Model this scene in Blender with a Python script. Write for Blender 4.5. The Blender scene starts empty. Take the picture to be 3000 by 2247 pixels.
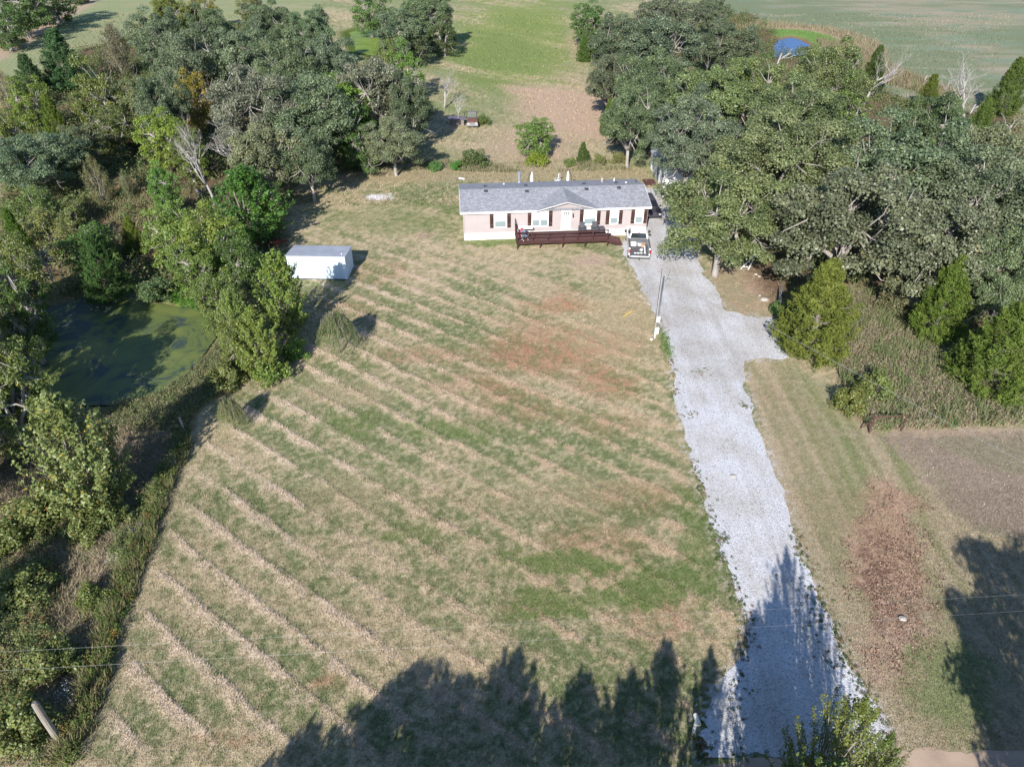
import bpy, math, random
import numpy as np
from mathutils import Vector

# ------------------------------------------------------------------ camera, sky, sun
scn = bpy.context.scene
COL = scn.collection
CAM_H, PITCH, FPX = 33.0, math.radians(36.0), 2156.0
cam_d = bpy.data.cameras.new('camera')
cam_d.sensor_width = 36.0
cam_d.lens = FPX / 3000.0 * 36.0
cam_d.clip_end = 9000
cam = bpy.data.objects.new('camera', cam_d)
COL.objects.link(cam)
cam.location = (0, 0, CAM_H)
cam.rotation_euler = (math.pi / 2 - PITCH, 0, 0)
scn.camera = cam

SUN_EL, SUN_AZ = math.radians(31), math.radians(14)      # light travels towards (sin az, cos az)
w = bpy.data.worlds.new('World'); scn.world = w; w.use_nodes = True
nt = w.node_tree
sky = nt.nodes.new('ShaderNodeTexSky'); sky.sky_type = 'NISHITA'; sky.sun_disc = False
sky.sun_elevation = SUN_EL; sky.sun_rotation = math.pi + SUN_AZ
sky.air_density = 1.0; sky.dust_density = 0.2; sky.ozone_density = 4.0
bg = nt.nodes['Background']; nt.links.new(sky.outputs[0], bg.inputs[0]); bg.inputs[1].default_value = 0.105
sun_d = bpy.data.lights.new('sun', 'SUN'); sun_d.energy = 5.0; sun_d.angle = math.radians(0.55)
sun_d.color = (1.0, 0.95, 0.88)
sun = bpy.data.objects.new('sun', sun_d); COL.objects.link(sun)
ldir = Vector((math.sin(SUN_AZ) * math.cos(SUN_EL), math.cos(SUN_AZ) * math.cos(SUN_EL), -math.sin(SUN_EL)))
sun.rotation_euler = ldir.to_track_quat('-Z', 'Y').to_euler()
scn.view_settings.view_transform = 'Standard'
scn.view_settings.look = 'None'
scn.view_settings.exposure = 0.78
scn.view_settings.gamma = 1.0
scn.view_settings.use_curve_mapping = False
cy = scn.cycles
cy.max_bounces = 5; cy.diffuse_bounces = 3; cy.glossy_bounces = 2; cy.transmission_bounces = 2
cy.transparent_max_bounces = 4; cy.caustics_reflective = False; cy.caustics_refractive = False

# ------------------------------------------------------------------ helpers
def G(u, v, z=0.0):
    """ground (or height z) point of the place that the surveyed picture point refers to"""
    dx = (u - 1500) / FPX; dy = -(v - 1123.5) / FPX
    wy = math.cos(PITCH) + dy * math.sin(PITCH); wz = -math.sin(PITCH) + dy * math.cos(PITCH)
    t = (z - CAM_H) / wz
    return dx * t, wy * t
def UV(x, y):
    Z = y * math.cos(PITCH) + CAM_H * math.sin(PITCH); Y = -CAM_H * math.cos(PITCH) + y * math.sin(PITCH)
    Z = np.maximum(Z, 1.0)
    return 1500 + FPX * x / Z, 1123.5 - FPX * Y / Z

_rs = np.random.RandomState(7)
LAT = _rs.rand(257, 257)
def vnoise(x, y):
    xi = np.floor(x).astype(int); yi = np.floor(y).astype(int)
    fx = x - xi; fy = y - yi
    fx = fx * fx * (3 - 2 * fx); fy = fy * fy * (3 - 2 * fy)
    a = LAT[xi % 256, yi % 256]; b = LAT[(xi + 1) % 256, yi % 256]
    c = LAT[xi % 256, (yi + 1) % 256]; d = LAT[(xi + 1) % 256, (yi + 1) % 256]
    return (a * (1 - fx) + b * fx) * (1 - fy) + (c * (1 - fx) + d * fx) * fy
def fbm(x, y, s, o=4, ox=0.0):
    x = np.asarray(x, float) / s + ox; y = np.asarray(y, float) / s + ox * 1.7
    r = 0; a = 0.5; t = 0
    for i in range(o):
        r = r + a * vnoise(x + i * 17.3, y + i * 9.1); t += a; a *= 0.55; x = x * 2.03; y = y * 2.03
    return r / t
def sm(e0, e1, x):
    t = np.clip((x - e0) / (e1 - e0), 0, 1); return t * t * (3 - 2 * t)
def inpoly(x, y, poly):
    x = np.asarray(x); y = np.asarray(y); r = np.zeros(x.shape, bool)
    n = len(poly); j = n - 1
    for i in range(n):
        xi, yi = poly[i]; xj, yj = poly[j]
        if yi != yj:
            c = ((yi > y) != (yj > y)) & (x < (xj - xi) * (y - yi) / (yj - yi) + xi)
            r ^= c
        j = i
    return r
def dpoly(x, y, poly):
    """signed distance to a polygon, negative inside"""
    x = np.asarray(x, float); y = np.asarray(y, float); best = np.full(x.shape, 1e9)
    n = len(poly)
    for i in range(n):
        ax, ay = poly[i]; bx, by = poly[(i + 1) % n]
        ex, ey = bx - ax, by - ay
        t = np.clip(((x - ax) * ex + (y - ay) * ey) / (ex * ex + ey * ey + 1e-9), 0, 1)
        best = np.minimum(best, np.hypot(x - ax - t * ex, y - ay - t * ey))
    return np.where(inpoly(x, y, poly), -best, best)

def mesh_np(name, V, F, face_col=None, vert_col=None, smooth=False):
    V = np.asarray(V, np.float32); F = np.asarray(F, np.int32)
    me = bpy.data.meshes.new(name)
    me.vertices.add(len(V)); me.vertices.foreach_set('co', V.ravel())
    k = F.shape[1]
    me.loops.add(F.size); me.loops.foreach_set('vertex_index', F.ravel())
    me.polygons.add(len(F))
    me.polygons.foreach_set('loop_start', np.arange(0, F.size, k, dtype=np.int32))
    me.polygons.foreach_set('loop_total', np.full(len(F), k, np.int32))
    if smooth: me.polygons.foreach_set('use_smooth', np.ones(len(F), bool))
    me.update(calc_edges=True)
    if face_col is not None:
        a = me.attributes.new('Col', 'FLOAT_COLOR', 'FACE')
        c = np.ones((len(F), 4), np.float32); c[:, :face_col.shape[1]] = face_col; a.data.foreach_set('color', c.ravel())
    if vert_col is not None:
        a = me.attributes.new('Col', 'FLOAT_COLOR', 'POINT')
        c = np.ones((len(V), 4), np.float32); c[:, :vert_col.shape[1]] = vert_col; a.data.foreach_set('color', c.ravel())
    return me

class MB:
    """collects faces for one mesh"""
    def __init__(s): s.v = []; s.f = []
    def add(s, vs, fs):
        o = len(s.v); s.v += [tuple(p) for p in vs]; s.f += [tuple(i + o for i in f) for f in fs]; return s
    def box(s, x0, x1, y0, y1, z0, z1):
        return s.add([(x0,y0,z0),(x1,y0,z0),(x1,y1,z0),(x0,y1,z0),(x0,y0,z1),(x1,y0,z1),(x1,y1,z1),(x0,y1,z1)],
                     [(0,3,2,1),(4,5,6,7),(0,1,5,4),(1,2,6,5),(2,3,7,6),(3,0,4,7)])
    def bar(s, a, b, wd, ht, up=(0,0,1)):
        a = Vector(a); b = Vector(b); d = (b - a).normalized(); up = Vector(up)
        if abs(d.dot(up)) > 0.98: up = Vector((0,1,0))
        r = d.cross(up).normalized() * wd / 2; q = r.cross(d).normalized() * ht / 2
        vs = [p + sx * r + sz * q for p in (a, b) for sx, sz in ((-1,-1),(1,-1),(1,1),(-1,1))]
        return s.add(vs, [(0,1,2,3),(7,6,5,4),(0,4,5,1),(1,5,6,2),(2,6,7,3),(3,7,4,0)])
    def tube(s, pts, rads, n=8, caps=True):
        pts = [Vector(p) for p in pts]; vs = []; prev = None
        for i, p in enumerate(pts):
            d = (pts[min(i + 1, len(pts) - 1)] - pts[max(i - 1, 0)])
            d = d.normalized() if d.length > 1e-9 else Vector((0,0,1))
            ref = Vector((1,0,0)) if abs(d.x) < 0.8 else Vector((0,1,0))
            r = d.cross(ref).normalized(); q = d.cross(r)
            for k in range(n):
                a = 2 * math.pi * k / n; vs.append(p + (r * math.cos(a) + q * math.sin(a)) * rads[i])
        fs = [(i*n+k, i*n+(k+1)%n, (i+1)*n+(k+1)%n, (i+1)*n+k) for i in range(len(pts)-1) for k in range(n)]
        if caps: fs += [tuple(range(n))[::-1], tuple(range((len(pts)-1)*n, len(pts)*n))]
        return s.add(vs, fs)
    def cyl(s, c, r, z0, z1, n=12): return s.tube([(c[0],c[1],z0),(c[0],c[1],z1)], [r,r], n)
    def prism(s, prof, axis, a, b):
        """extrude a 2-D outline along axis from a to b"""
        def P3(p, t):
            return {'x': (t, p[0], p[1]), 'y': (p[0], t, p[1]), 'z': (p[0], p[1], t)}[axis]
        n = len(prof)
        vs = [P3(p, a) for p in prof] + [P3(p, b) for p in prof]
        return s.add(vs, [tuple(range(n))[::-1], tuple(range(n, 2*n))] + [(i,(i+1)%n,n+(i+1)%n,n+i) for i in range(n)])
    def sphere(s, c, r, sx=1, sy=1, sz=1, n=10, m=6, rnd=0, seed=0):
        R = random.Random(seed); vs = []
        for j in range(m + 1):
            th = math.pi * j / m
            for i in range(n):
                ph = 2 * math.pi * i / n; k = r * (1 + rnd * (R.random() - .5))
                vs.append((c[0]+k*sx*math.sin(th)*math.cos(ph), c[1]+k*sy*math.sin(th)*math.sin(ph), c[2]+k*sz*math.cos(th)))
        return s.add(vs, [(j*n+i, j*n+(i+1)%n, (j+1)*n+(i+1)%n, (j+1)*n+i) for j in range(m) for i in range(n)])
    def build(s, name, mat, parent=None, smooth=False, bevel=0):
        me = bpy.data.meshes.new(name); me.from_pydata(s.v, [], s.f); me.materials.append(mat)
        if smooth: me.polygons.foreach_set('use_smooth', [True] * len(me.polygons))
        o = bpy.data.objects.new(name, me); COL.objects.link(o)
        if parent: o.parent = parent
        if bevel:
            import bmesh
            bm = bmesh.new(); bm.from_mesh(me)
            bmesh.ops.remove_doubles(bm, verts=bm.verts, dist=1e-5); bmesh.ops.recalc_face_normals(bm, faces=bm.faces)
            bmesh.ops.bevel(bm, geom=[e for e in bm.edges if len(e.link_faces) == 2 and e.calc_face_angle() > .5], offset=bevel, segments=2, affect='EDGES', profile=.6)
            bm.to_mesh(me); bm.free()
        else:
            me.update()
        return o

def tag(o, label=None, cat=None, group=None, kind=None):
    if label: o['label'] = label
    if cat: o['category'] = cat
    if group: o['group'] = group
    if kind: o['kind'] = kind
    return o
def empty(name, loc=(0,0,0), rz=0.0, label=None, cat=None, group=None):
    o = bpy.data.objects.new(name, None); COL.objects.link(o); o.location = loc; o.rotation_euler = (0,0,rz)
    o.empty_display_size = .2
    return tag(o, label, cat, group)
def link(name, me, mat=None, parent=None, kind=None):
    if mat and not me.materials: me.materials.append(mat)
    o = bpy.data.objects.new(name, me); COL.objects.link(o)
    if parent: o.parent = parent
    if kind: o['kind'] = kind
    return o

# ------------------------------------------------------------------ materials
def newmat(name):
    m = bpy.data.materials.new(name); m.use_nodes = True
    nt = m.node_tree; b = nt.nodes['Principled BSDF']; return m, nt, b
def N(nt, t, **k):
    n = nt.nodes.new(t)
    for a, v in k.items(): setattr(n, a, v)
    return n
def paint(name, col, rough=.6, spec=.3, metal=0, var=.12, scale=3.0, bump=0, bscale=30, dirt=None):
    m, nt, b = newmat(name); L = nt.links
    tc = N(nt, 'ShaderNodeTexCoord'); no = N(nt, 'ShaderNodeTexNoise'); no.inputs['Scale'].default_value = scale; no.inputs['Detail'].default_value = 6
    L.new(tc.outputs['Object'], no.inputs['Vector'])
    rp = N(nt, 'ShaderNodeValToRGB'); e = rp.color_ramp.elements
    e[0].position = .3; e[1].position = .7
    c0 = [c * (1 - var) for c in col] if not dirt else [col[i] * (1 - var) * .6 + dirt[i] * .4 for i in range(3)]
    e[0].color = (*c0, 1); e[1].color = (*[min(1, c * (1 + var)) for c in col], 1)
    L.new(no.outputs[0], rp.inputs[0]); L.new(rp.outputs[0], b.inputs['Base Color'])
    b.inputs['Roughness'].default_value = rough; b.inputs['Specular IOR Level'].default_value = spec; b.inputs['Metallic'].default_value = metal
    if bump:
        n2 = N(nt, 'ShaderNodeTexNoise'); n2.inputs['Scale'].default_value = bscale; L.new(tc.outputs['Object'], n2.inputs['Vector'])
        bp = N(nt, 'ShaderNodeBump'); bp.inputs['Strength'].default_value = bump; bp.inputs['Distance'].default_value = .02
        L.new(n2.outputs[0], bp.inputs['Height']); L.new(bp.outputs[0], b.inputs['Normal'])
    return m
def wood(name, col, dark, scale=(1, 1, 1), rough=.75):
    m, nt, b = newmat(name); L = nt.links
    tc = N(nt, 'ShaderNodeTexCoord'); mp = N(nt, 'ShaderNodeMapping'); mp.inputs['Scale'].default_value = scale
    no = N(nt, 'ShaderNodeTexNoise'); no.inputs['Scale'].default_value = 4; no.inputs['Detail'].default_value = 8; no.inputs['Roughness'].default_value = .7
    L.new(tc.outputs['Object'], mp.inputs[0]); L.new(mp.outputs[0], no.inputs['Vector'])
    oi = N(nt, 'ShaderNodeObjectInfo'); rp = N(nt, 'ShaderNodeValToRGB'); e = rp.color_ramp.elements
    e[0].position = .35; e[0].color = (*dark, 1); e[1].position = .65; e[1].color = (*col, 1)
    L.new(no.outputs[0], rp.inputs[0])
    mu = N(nt, 'ShaderNodeMath', operation='MULTIPLY_ADD'); L.new(oi.outputs['Random'], mu.inputs[0]); mu.inputs[1].default_value = .3; mu.inputs[2].default_value = .85
    vm = N(nt, 'ShaderNodeVectorMath', operation='SCALE'); L.new(rp.outputs[0], vm.inputs[0]); L.new(mu.outputs[0], vm.inputs['Scale'])
    L.new(vm.outputs[0], b.inputs['Base Color']); b.inputs['Roughness'].default_value = rough; b.inputs['Specular IOR Level'].default_value = .2
    bp = N(nt, 'ShaderNodeBump'); bp.inputs['Strength'].default_value = .5; bp.inputs['Distance'].default_value = .02
    L.new(no.outputs[0], bp.inputs['Height']); L.new(bp.outputs[0], b.inputs['Normal'])
    return m
def leafmat(name, c_lo, c_hi, c_alt=None, trans=.28, rough=.45, spec=.45):
    """colour from per-leaf and per-clump random values; object colour tints one tree against the next"""
    m, nt, b = newmat(name); L = nt.links
    at = N(nt, 'ShaderNodeAttribute', attribute_name='Col'); sp = N(nt, 'ShaderNodeSeparateColor'); L.new(at.outputs['Color'], sp.inputs[0])
    mx = N(nt, 'ShaderNodeMix', data_type='RGBA'); mx.inputs['A'].default_value = (*c_lo, 1); mx.inputs['B'].default_value = (*c_hi, 1)
    ad = N(nt, 'ShaderNodeMath', operation='MULTIPLY_ADD'); L.new(sp.outputs[0], ad.inputs[0]); ad.inputs[1].default_value = .45
    m2 = N(nt, 'ShaderNodeMath', operation='MULTIPLY'); L.new(sp.outputs[1], m2.inputs[0]); m2.inputs[1].default_value = .55; L.new(m2.outputs[0], ad.inputs[2])
    L.new(ad.outputs[0], mx.inputs['Factor']); out = mx.outputs['Result']
    if c_alt:
        gt = N(nt, 'ShaderNodeMath', operation='GREATER_THAN'); L.new(sp.outputs[2], gt.inputs[0]); gt.inputs[1].default_value = .93
        m3 = N(nt, 'ShaderNodeMix', data_type='RGBA'); L.new(gt.outputs[0], m3.inputs['Factor']); L.new(out, m3.inputs['A']); m3.inputs['B'].default_value = (*c_alt, 1); out = m3.outputs['Result']
    oi = N(nt, 'ShaderNodeObjectInfo')
    mm = N(nt, 'ShaderNodeMix', data_type='RGBA', blend_type='MULTIPLY'); mm.inputs['Factor'].default_value = 1
    L.new(out, mm.inputs['A']); L.new(oi.outputs['Color'], mm.inputs['B']); out = mm.outputs['Result']
    L.new(out, b.inputs['Base Color']); b.inputs['Roughness'].default_value = rough; b.inputs['Specular IOR Level'].default_value = spec
    tr = N(nt, 'ShaderNodeBsdfTranslucent'); L.new(out, tr.inputs['Color'])
    ms = N(nt, 'ShaderNodeMixShader'); ms.inputs[0].default_value = trans
    L.new(b.outputs[0], ms.inputs[1]); L.new(tr.outputs[0], ms.inputs[2]); L.new(ms.outputs[0], nt.nodes['Material Output'].inputs[0])
    return m
def attrmat(name, rough=.8, trans=.2, fine=None, bump=0, spec=.15):
    m, nt, b = newmat(name); L = nt.links
    at = N(nt, 'ShaderNodeAttribute', attribute_name='Col'); out = at.outputs['Color']
    if fine:
        tc = N(nt, 'ShaderNodeTexCoord'); lo, hi, sc = fine
        acc = None
        for s_, k in zip(sc, range(9)):
            no = N(nt, 'ShaderNodeTexNoise'); no.inputs['Scale'].default_value = s_; no.inputs['Detail'].default_value = 5; no.inputs['Roughness'].default_value = .7
            L.new(tc.outputs['Object'], no.inputs['Vector'])
            if acc is None: acc = no.outputs[0]
            else:
                av = N(nt, 'ShaderNodeMath', operation='ADD'); L.new(acc, av.inputs[0]); L.new(no.outputs[0], av.inputs[1]); acc = av.outputs[0]
        mr = N(nt, 'ShaderNodeMapRange'); n_ = len(sc); mr.inputs['From Min'].default_value = .36 * n_; mr.inputs['From Max'].default_value = .64 * n_
        mr.inputs['To Min'].default_value = lo; mr.inputs['To Max'].default_value = hi; L.new(acc, mr.inputs['Value'])
        vm = N(nt, 'ShaderNodeVectorMath', operation='SCALE'); L.new(out, vm.inputs[0]); L.new(mr.outputs[0], vm.inputs['Scale']); out = vm.outputs[0]
        if bump:
            bp = N(nt, 'ShaderNodeBump'); bp.inputs['Strength'].default_value = bump; bp.inputs['Distance'].default_value = .08
            L.new(acc, bp.inputs['Height']); L.new(bp.outputs[0], b.inputs['Normal'])
    L.new(out, b.inputs['Base Color']); b.inputs['Roughness'].default_value = rough; b.inputs['Specular IOR Level'].default_value = spec
    if trans:
        tr = N(nt, 'ShaderNodeBsdfTranslucent'); L.new(out, tr.inputs['Color'])
        ms = N(nt, 'ShaderNodeMixShader'); ms.inputs[0].default_value = trans
        L.new(b.outputs[0], ms.inputs[1]); L.new(tr.outputs[0], ms.inputs[2]); L.new(ms.outputs[0], nt.nodes['Material Output'].inputs[0])
    return m
def glassy(name, col, rough=.08, spec=.6):
    m, nt, b = newmat(name); b.inputs['Base Color'].default_value = (*col, 1); b.inputs['Roughness'].default_value = rough; b.inputs['Specular IOR Level'].default_value = spec
    return m

M = {}
M['ground'] = attrmat('ground_cover', .95, 0, (.55, 1.45, (2.2, 7.0, 19.0)), .55, .05)
M['blade'] = attrmat('grass_blades', .8, .25)
M['bark'] = wood('oak_bark', (.30, .27, .24), (.13, .11, .095), (1, 1, .3), .9)
M['oakbark'] = wood('pale_oak_bark', (.36, .33, .30), (.20, .18, .165), (1, 1, .3), .9)
M['palebark'] = wood('weathered_wood', (.46, .44, .42), (.26, .24, .23), (1, 1, .3), .85)
M['oak'] = leafmat('oak_leaves', (.066, .078, .042), (.212, .212, .122), (.26, .20, .08))
M['elm'] = leafmat('elm_leaves', (.095, .130, .036), (.215, .250, .095), (.24, .20, .04), .35)
M['olive'] = leafmat('brush_leaves', (.085, .105, .045), (.20, .205, .10), (.20, .12, .05), .3)
M['cedar'] = leafmat('cedar_needles', (.055, .078, .020), (.135, .155, .048), None, .15, .7, .15)
M['willow'] = leafmat('willow_leaves', (.10, .12, .045), (.20, .22, .10), None, .4)

# ------------------------------------------------------------------ shapes of the site, in surveyed picture points
def W(pts, z=0): return [G(u, v, z) for u, v in pts]
DRIVE = W([(1826,745),(1862,800),(1888,860),(1925,935),(1955,1000),(1968,1075),(1980,1150),(1998,1240),(2020,1320),(2045,1400),(2075,1500),(2105,1590),(2140,1690),(2180,1790),(2190,1870),(2165,1940),(2105,2000),(2085,2060),(2050,2100),(2075,2130),(2040,2150),(2068,2180),(2050,2215),
           (2560,2215),(2600,2130),(2545,2040),(2490,1950),(2450,1860),(2400,1760),(2372,1680),(2340,1600),(2310,1500),(2275,1400),(2240,1300),(2210,1220),(2185,1130),(2178,1055),(2305,1050),(2300,1010),(2270,970),(2262,930),(2180,928),(2125,910),(2110,875),(2060,800),(2040,752),(2035,690),(2030,600),(2022,560),(1990,552),(1885,552),(1890,600),(1895,690),(1840,692),(1822,715)])
POND = W([(130,905),(240,868),(370,845),(430,880),(520,895),(600,890),(632,930),(612,1000),(560,1060),(480,1128),(350,1168),(240,1170),(140,1140),(90,1040)])
POND2 = W([(2264,163),(2268,130),(2285,113),(2318,106),(2345,113),(2372,127),(2385,142),(2378,152),(2345,158),(2320,160),(2290,166)])
POND3 = W([(1025,95),(1060,84),(1110,92),(1118,135),(1100,165),(1050,150),(1030,125)])
LAWN = W([(830,570),(1050,500),(1340,505),(1880,520),(1890,680),(1826,745),(1925,935),(1968,1075),(2020,1320),(2105,1590),(2190,1800),(2140,1980),(2050,2230),(235,2235),(386,1794),(456,1605),(534,1380),(575,1290),(760,1120),(880,1010),(950,880),(850,830),(830,700)])
FENCE_L = [(205,2240),(260,2080),(300,1920),(360,1760),(420,1600),(470,1440),(545,1290)]
WOODS = [W([(0,330),(200,160),(560,60),(900,90),(1000,200),(1130,170),(1270,330),(1180,480),(860,530),(830,680),(850,830),(700,1100),(640,900),(100,860),(0,900)]),
         W([(1760,60),(2200,40),(2420,230),(2800,330),(3000,330),(3000,1150),(2800,1050),(2700,850),(2350,830),(2260,900),(2150,720),(2030,620),(1960,480),(1800,430),(1750,200)])]
ROUGH_L = W([(0,1150),(560,1290),(446,1605),(376,1794),(296,2060),(218,2247),(0,2247)])
WEEDS_R = W([(2430,870),(2600,860),(2720,960),(2900,1130),(3000,1150),(3000,1245),(2560,1262),(2500,1215),(2450,1080),(2400,960)])
STR_A = math.radians(-36.5)

def stripe(x, y):
    """clipping windrows: returns height profile 0..1 and mask"""
    s = x * -math.sin(STR_A) + y * math.cos(STR_A) + .7 * (fbm(x, y, 18, 2, 3.1) - .5) + .28 * (fbm(x, y, 2.2, 2, 5.5) - .5)
    t = 1.0 - (s / 2.06) % 1.0
    p = sm(.0, .08, t) * (1 - sm(.08, .46, t + .5 * (fbm(x, y, .8, 3, 2.7) - .5)))
    d = dpoly(x, y, LAWN); u, v = UV(x, y)
    m = sm(0.2, -1.5, d) * sm(640, 790, v)
    m = m * (.42 + .58 * sm(.38, .52, fbm(x, y, 5, 3, 8.2))) * (.6 + .4 * sm(2000, 1250, u + .2 * (1500 - v)))
    return p, m
def blob(u, v, cu, cv, ru, rv, n):
    d = np.hypot((u - cu) / ru, (v - cv) / rv); return sm(1.3, .5, d + (n - .5) * 1.6)
def mixc(a, c, k): return a * (1 - k[:, None]) + np.array(c)[None, :] * k[:, None]

def albedo(x, y):
    wx = x + 1.1 * (fbm(x, y, .6, 3, 21.0) - .5) + .5 * (fbm(x, y, .16, 2, 23.0) - .5); wy = y + 1.1 * (fbm(x, y, .6, 3, 25.0) - .5) + .5 * (fbm(x, y, .16, 2, 27.0) - .5)
    u, v = UV(wx, wy)
    al = wx * math.cos(STR_A) + wy * math.sin(STR_A); ac_ = -wx * math.sin(STR_A) + wy * math.cos(STR_A)
    n1 = fbm(al * .32, ac_ * 1.1, 6, 5, 1.0); n2 = fbm(al * .45, ac_ * 1.1, 2.2, 4, 2.0); pp_, mm_ = stripe(x, y); n3 = fbm(x, y, .55, 3, 4.0); n6 = fbm(x, y, .22, 2, 9.0); n4 = fbm(x, y, 25, 3, 6.0)
    n2o = n2; n2 = .45 * n2 + .35 * n3 + .2 * n6 ; n2 = .5 + (n2 - .5) * 1.5
    green = np.array([.148, .176, .080]); dry = np.array([.355, .300, .190])
    a = np.tile(green, (len(x), 1))
    a = mixc(a, dry, sm(.38, .62, .36 * n1 + .32 * n2o + .32 * n3 + .115 * (pp_ - .35) * np.minimum(mm_ * 1.6, 1)))
    a = mixc(a, (.42, .36, .24), .45 * sm(.52, .70, n6)); a = mixc(a, (.10, .12, .05), .40 * sm(.50, .30, n6))
    # meadow behind and far fields, their colours lightened in place of haze
    far = sm(560, 440, v)
    a = mixc(a, (.18, .215, .10), far * .8 * sm(.75, .3, n1))
    a = mixc(a, (.17, .22, .06), blob(u, v, 1530, 120, 190, 140, n2) * .75)
    a = mixc(a, (.15, .20, .065), blob(u, v, 1480, 170, 150, 90, n1) * .8)
    a = mixc(a, (.37, .28, .20), blob(u, v, 1680, 330, 165, 120, n1) * .95)
    a = mixc(a, (.36, .28, .20), blob(u, v, 1560, 430, 230, 70, n1) * .75)
    a = mixc(a, (.29, .24, .15), blob(u, v, 1700, 120, 40, 60, n2) * .8)
    # far right hay field, far left field
    fr = inpoly(u, v, [(2120,-400),(9000,-400),(9000,520),(2830,330),(2560,290),(2330,130),(2250,60),(2060,40)]).astype(float)
    st = fbm(x * .35, y, 3.0, 3, 3.0)
    a = mixc(a, (.155, .185, .11), fr)
    a = mixc(a, (.25, .235, .165), fr * sm(.44, .66, .6 * n4 + .4 * st))
    a = mixc(a, (.12, .20, .13), fr * .6 * sm(.56, .72, st))
    a = mixc(a, (.30, .27, .20), fr * .5 * sm(.66, .72, fbm(x * .3, y * 1.6, 4, 3, 9.0)))
    fl = inpoly(u, v, [(-6000,-400),(1150,-400),(900,90),(600,60),(400,130),(150,210),(0,330),(-6000,900)]).astype(float)
    a = mixc(a, (.21, .24, .125), fl)
    a = mixc(a, (.28, .265, .16), fl * .8 * sm(.42, .66, .5 * n4 + .5 * st))
    tr = np.abs(v - (165 - u * .62 + 10 * (n1 - .5))) * (u < 420)
    a = mixc(a, (.33, .26, .19), fl * sm(32, 12, tr + 12 * n2) * (u < 400))
    # pond surrounds
    d2 = dpoly(x, y, POND2)
    a = mixc(a, (.30, .235, .16), sm(16, 9, d2 + 5 * (n1 - .5)) * (v < 200) * .9)
    a = mixc(a, (.125, .215, .055), sm(8.5, 6.0, d2 + 3 * (n1 - .5)))
    a = mixc(a, (.16, .11, .07), sm(1.6, .5, d2 + 1 * (n1 - .5)))
    # yard behind house
    a = mixc(a, (.29, .245, .15), sm(28, 12, np.abs(v - 512)) * ((u > 860) & (u < 1900)) * .8)
    # the windrows
    p, m = stripe(x, y)
    left = sm(1700, 700, u)
    dirtc = np.array([.46, .39, .29])[None, :] * left[:, None] + np.array([.40, .31, .215])[None, :] * (1 - left[:, None])
    k = (np.clip(p * m * 1.15, 0, 1) * sm(.30, .62, n2 * .5 + n3 * .5 + .10 * left))[:, None]
    a = a * (1 - k) + dirtc * k
    # reddish patches of the lawn
    for cu, cv, ru, rv, s_ in ((1690,1010,230,60,.8),(1560,1060,190,60,.75),(1640,900,110,28,.8),(1250,1040,160,28,.5),(1760,1120,120,60,.8),(1650,880,60,40,.6),(1120,800,110,40,.4),(1850,1450,150,50,.35),
                               (1700,1650,200,90,.25),(1750,1580,190,45,.4),(1950,1800,110,70,.4),(1380,1130,150,40,.4),(1800,1240,130,40,.4),(1000,900,120,50,.35),(1560,960,90,30,.5),(960,2000,50,22,.6),(680,2170,150,25,.5),(1500,1180,160,70,.4),(2270,1150,50,40,.7),(1900,1830,120,60,.3),(1560,1780,130,40,.3)):
        a = mixc(a, (.310, .185, .115), blob(u, v, cu, cv, ru, rv, n2) * min(1, s_ * 1.1) * (.35 + .65 * sm(.40, .58, n3)) * (.6 + .4 * sm(.35, .6, n6)))
    a = mixc(a, (.345, .27, .20), blob(u, v, 1735, 768, 55, 22, n2) * .9)
    for cu, cv, ru, rv, s_ in ((1830,920,110,60,.7),(1800,1000,120,60,.4),(1600,1450,200,60,.4),(1000,1160,120,30,.6),(1010,1450,130,60,.4),(1850,690,100,40,.3)):
        a = mixc(a, (.33, .275, .175), blob(u, v, cu, cv, ru, rv, n2) * s_)
    for cu, cv, ru, rv, s_ in ((1640,1650,200,45,.7),(1700,1760,190,50,.7),(1900,1720,120,60,.7),(1200,1560,90,40,.6),(1480,710,120,12,.8),(1150,640,200,60,.35),(1300,1260,140,35,.5),(2050,1600,60,200,.5),(1000,1250,90,40,.5)):
        a = mixc(a, (.105, .155, .045), blob(u, v, cu, cv, ru, rv, n2) * s_)
    # right verge
    rv_ = inpoly(u, v, [(2178,1055),(2320,1050),(2480,1180),(2560,1262),(3300,1240),(3600,2300),(2500,2247),(2450,1860),(2310,1500),(2210,1220)]).astype(float)
    a = mixc(a, (.275, .235, .155), rv_ * .75)
    # verge seen as strips that follow the drive
    lane = (u - (2250 + (v - 1050) * .50))
    a = mixc(a, (.120, .165, .055), rv_ * sm(70, 20, np.abs(lane - 100 + 60 * (n1 - .5))) * sm(1720, 1600, v) * .55)
    a = mixc(a, (.150, .180, .075), rv_ * sm(35, 10, np.abs(lane - 220 + 60 * (n1 - .5))) * sm(1720, 1500, v) * .6)
    a = mixc(a, (.16, .175, .075), rv_ * sm(25, 5, np.abs(lane - 15 + 30 * (n1 - .5))) * .5)
    sk = fbm(x * 2.2 + .3 * n1, y * .10, 1.0, 3, 2.0)
    a = mixc(a, (.16, .185, .085), rv_ * .32 * sm(.50, .62, sk)); a = mixc(a, (.42, .36, .26), rv_ * .25 * sm(.50, .38, sk))
    hay = inpoly(u, v, [(2570,1275),(3400,1250),(3500,1700),(2860,1560),(2740,1440),(2620,1330)]).astype(float); hx, hy = G(2600, 1330); hay = hay * sm(.2, .8, .5 + (x - hx - 1.5) * .12 + (n2 - .5) * 1.5)
    a = mixc(a, (.235, .19, .15), hay * .85)
    a = mixc(a, (.19, .19, .115), hay * .5 * sm(.48, .62, n1))
    a = mixc(a, (.32, .25, .19), rv_ * blob(u, v, 2760, 1265, 260, 16, n2) * .7)
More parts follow.
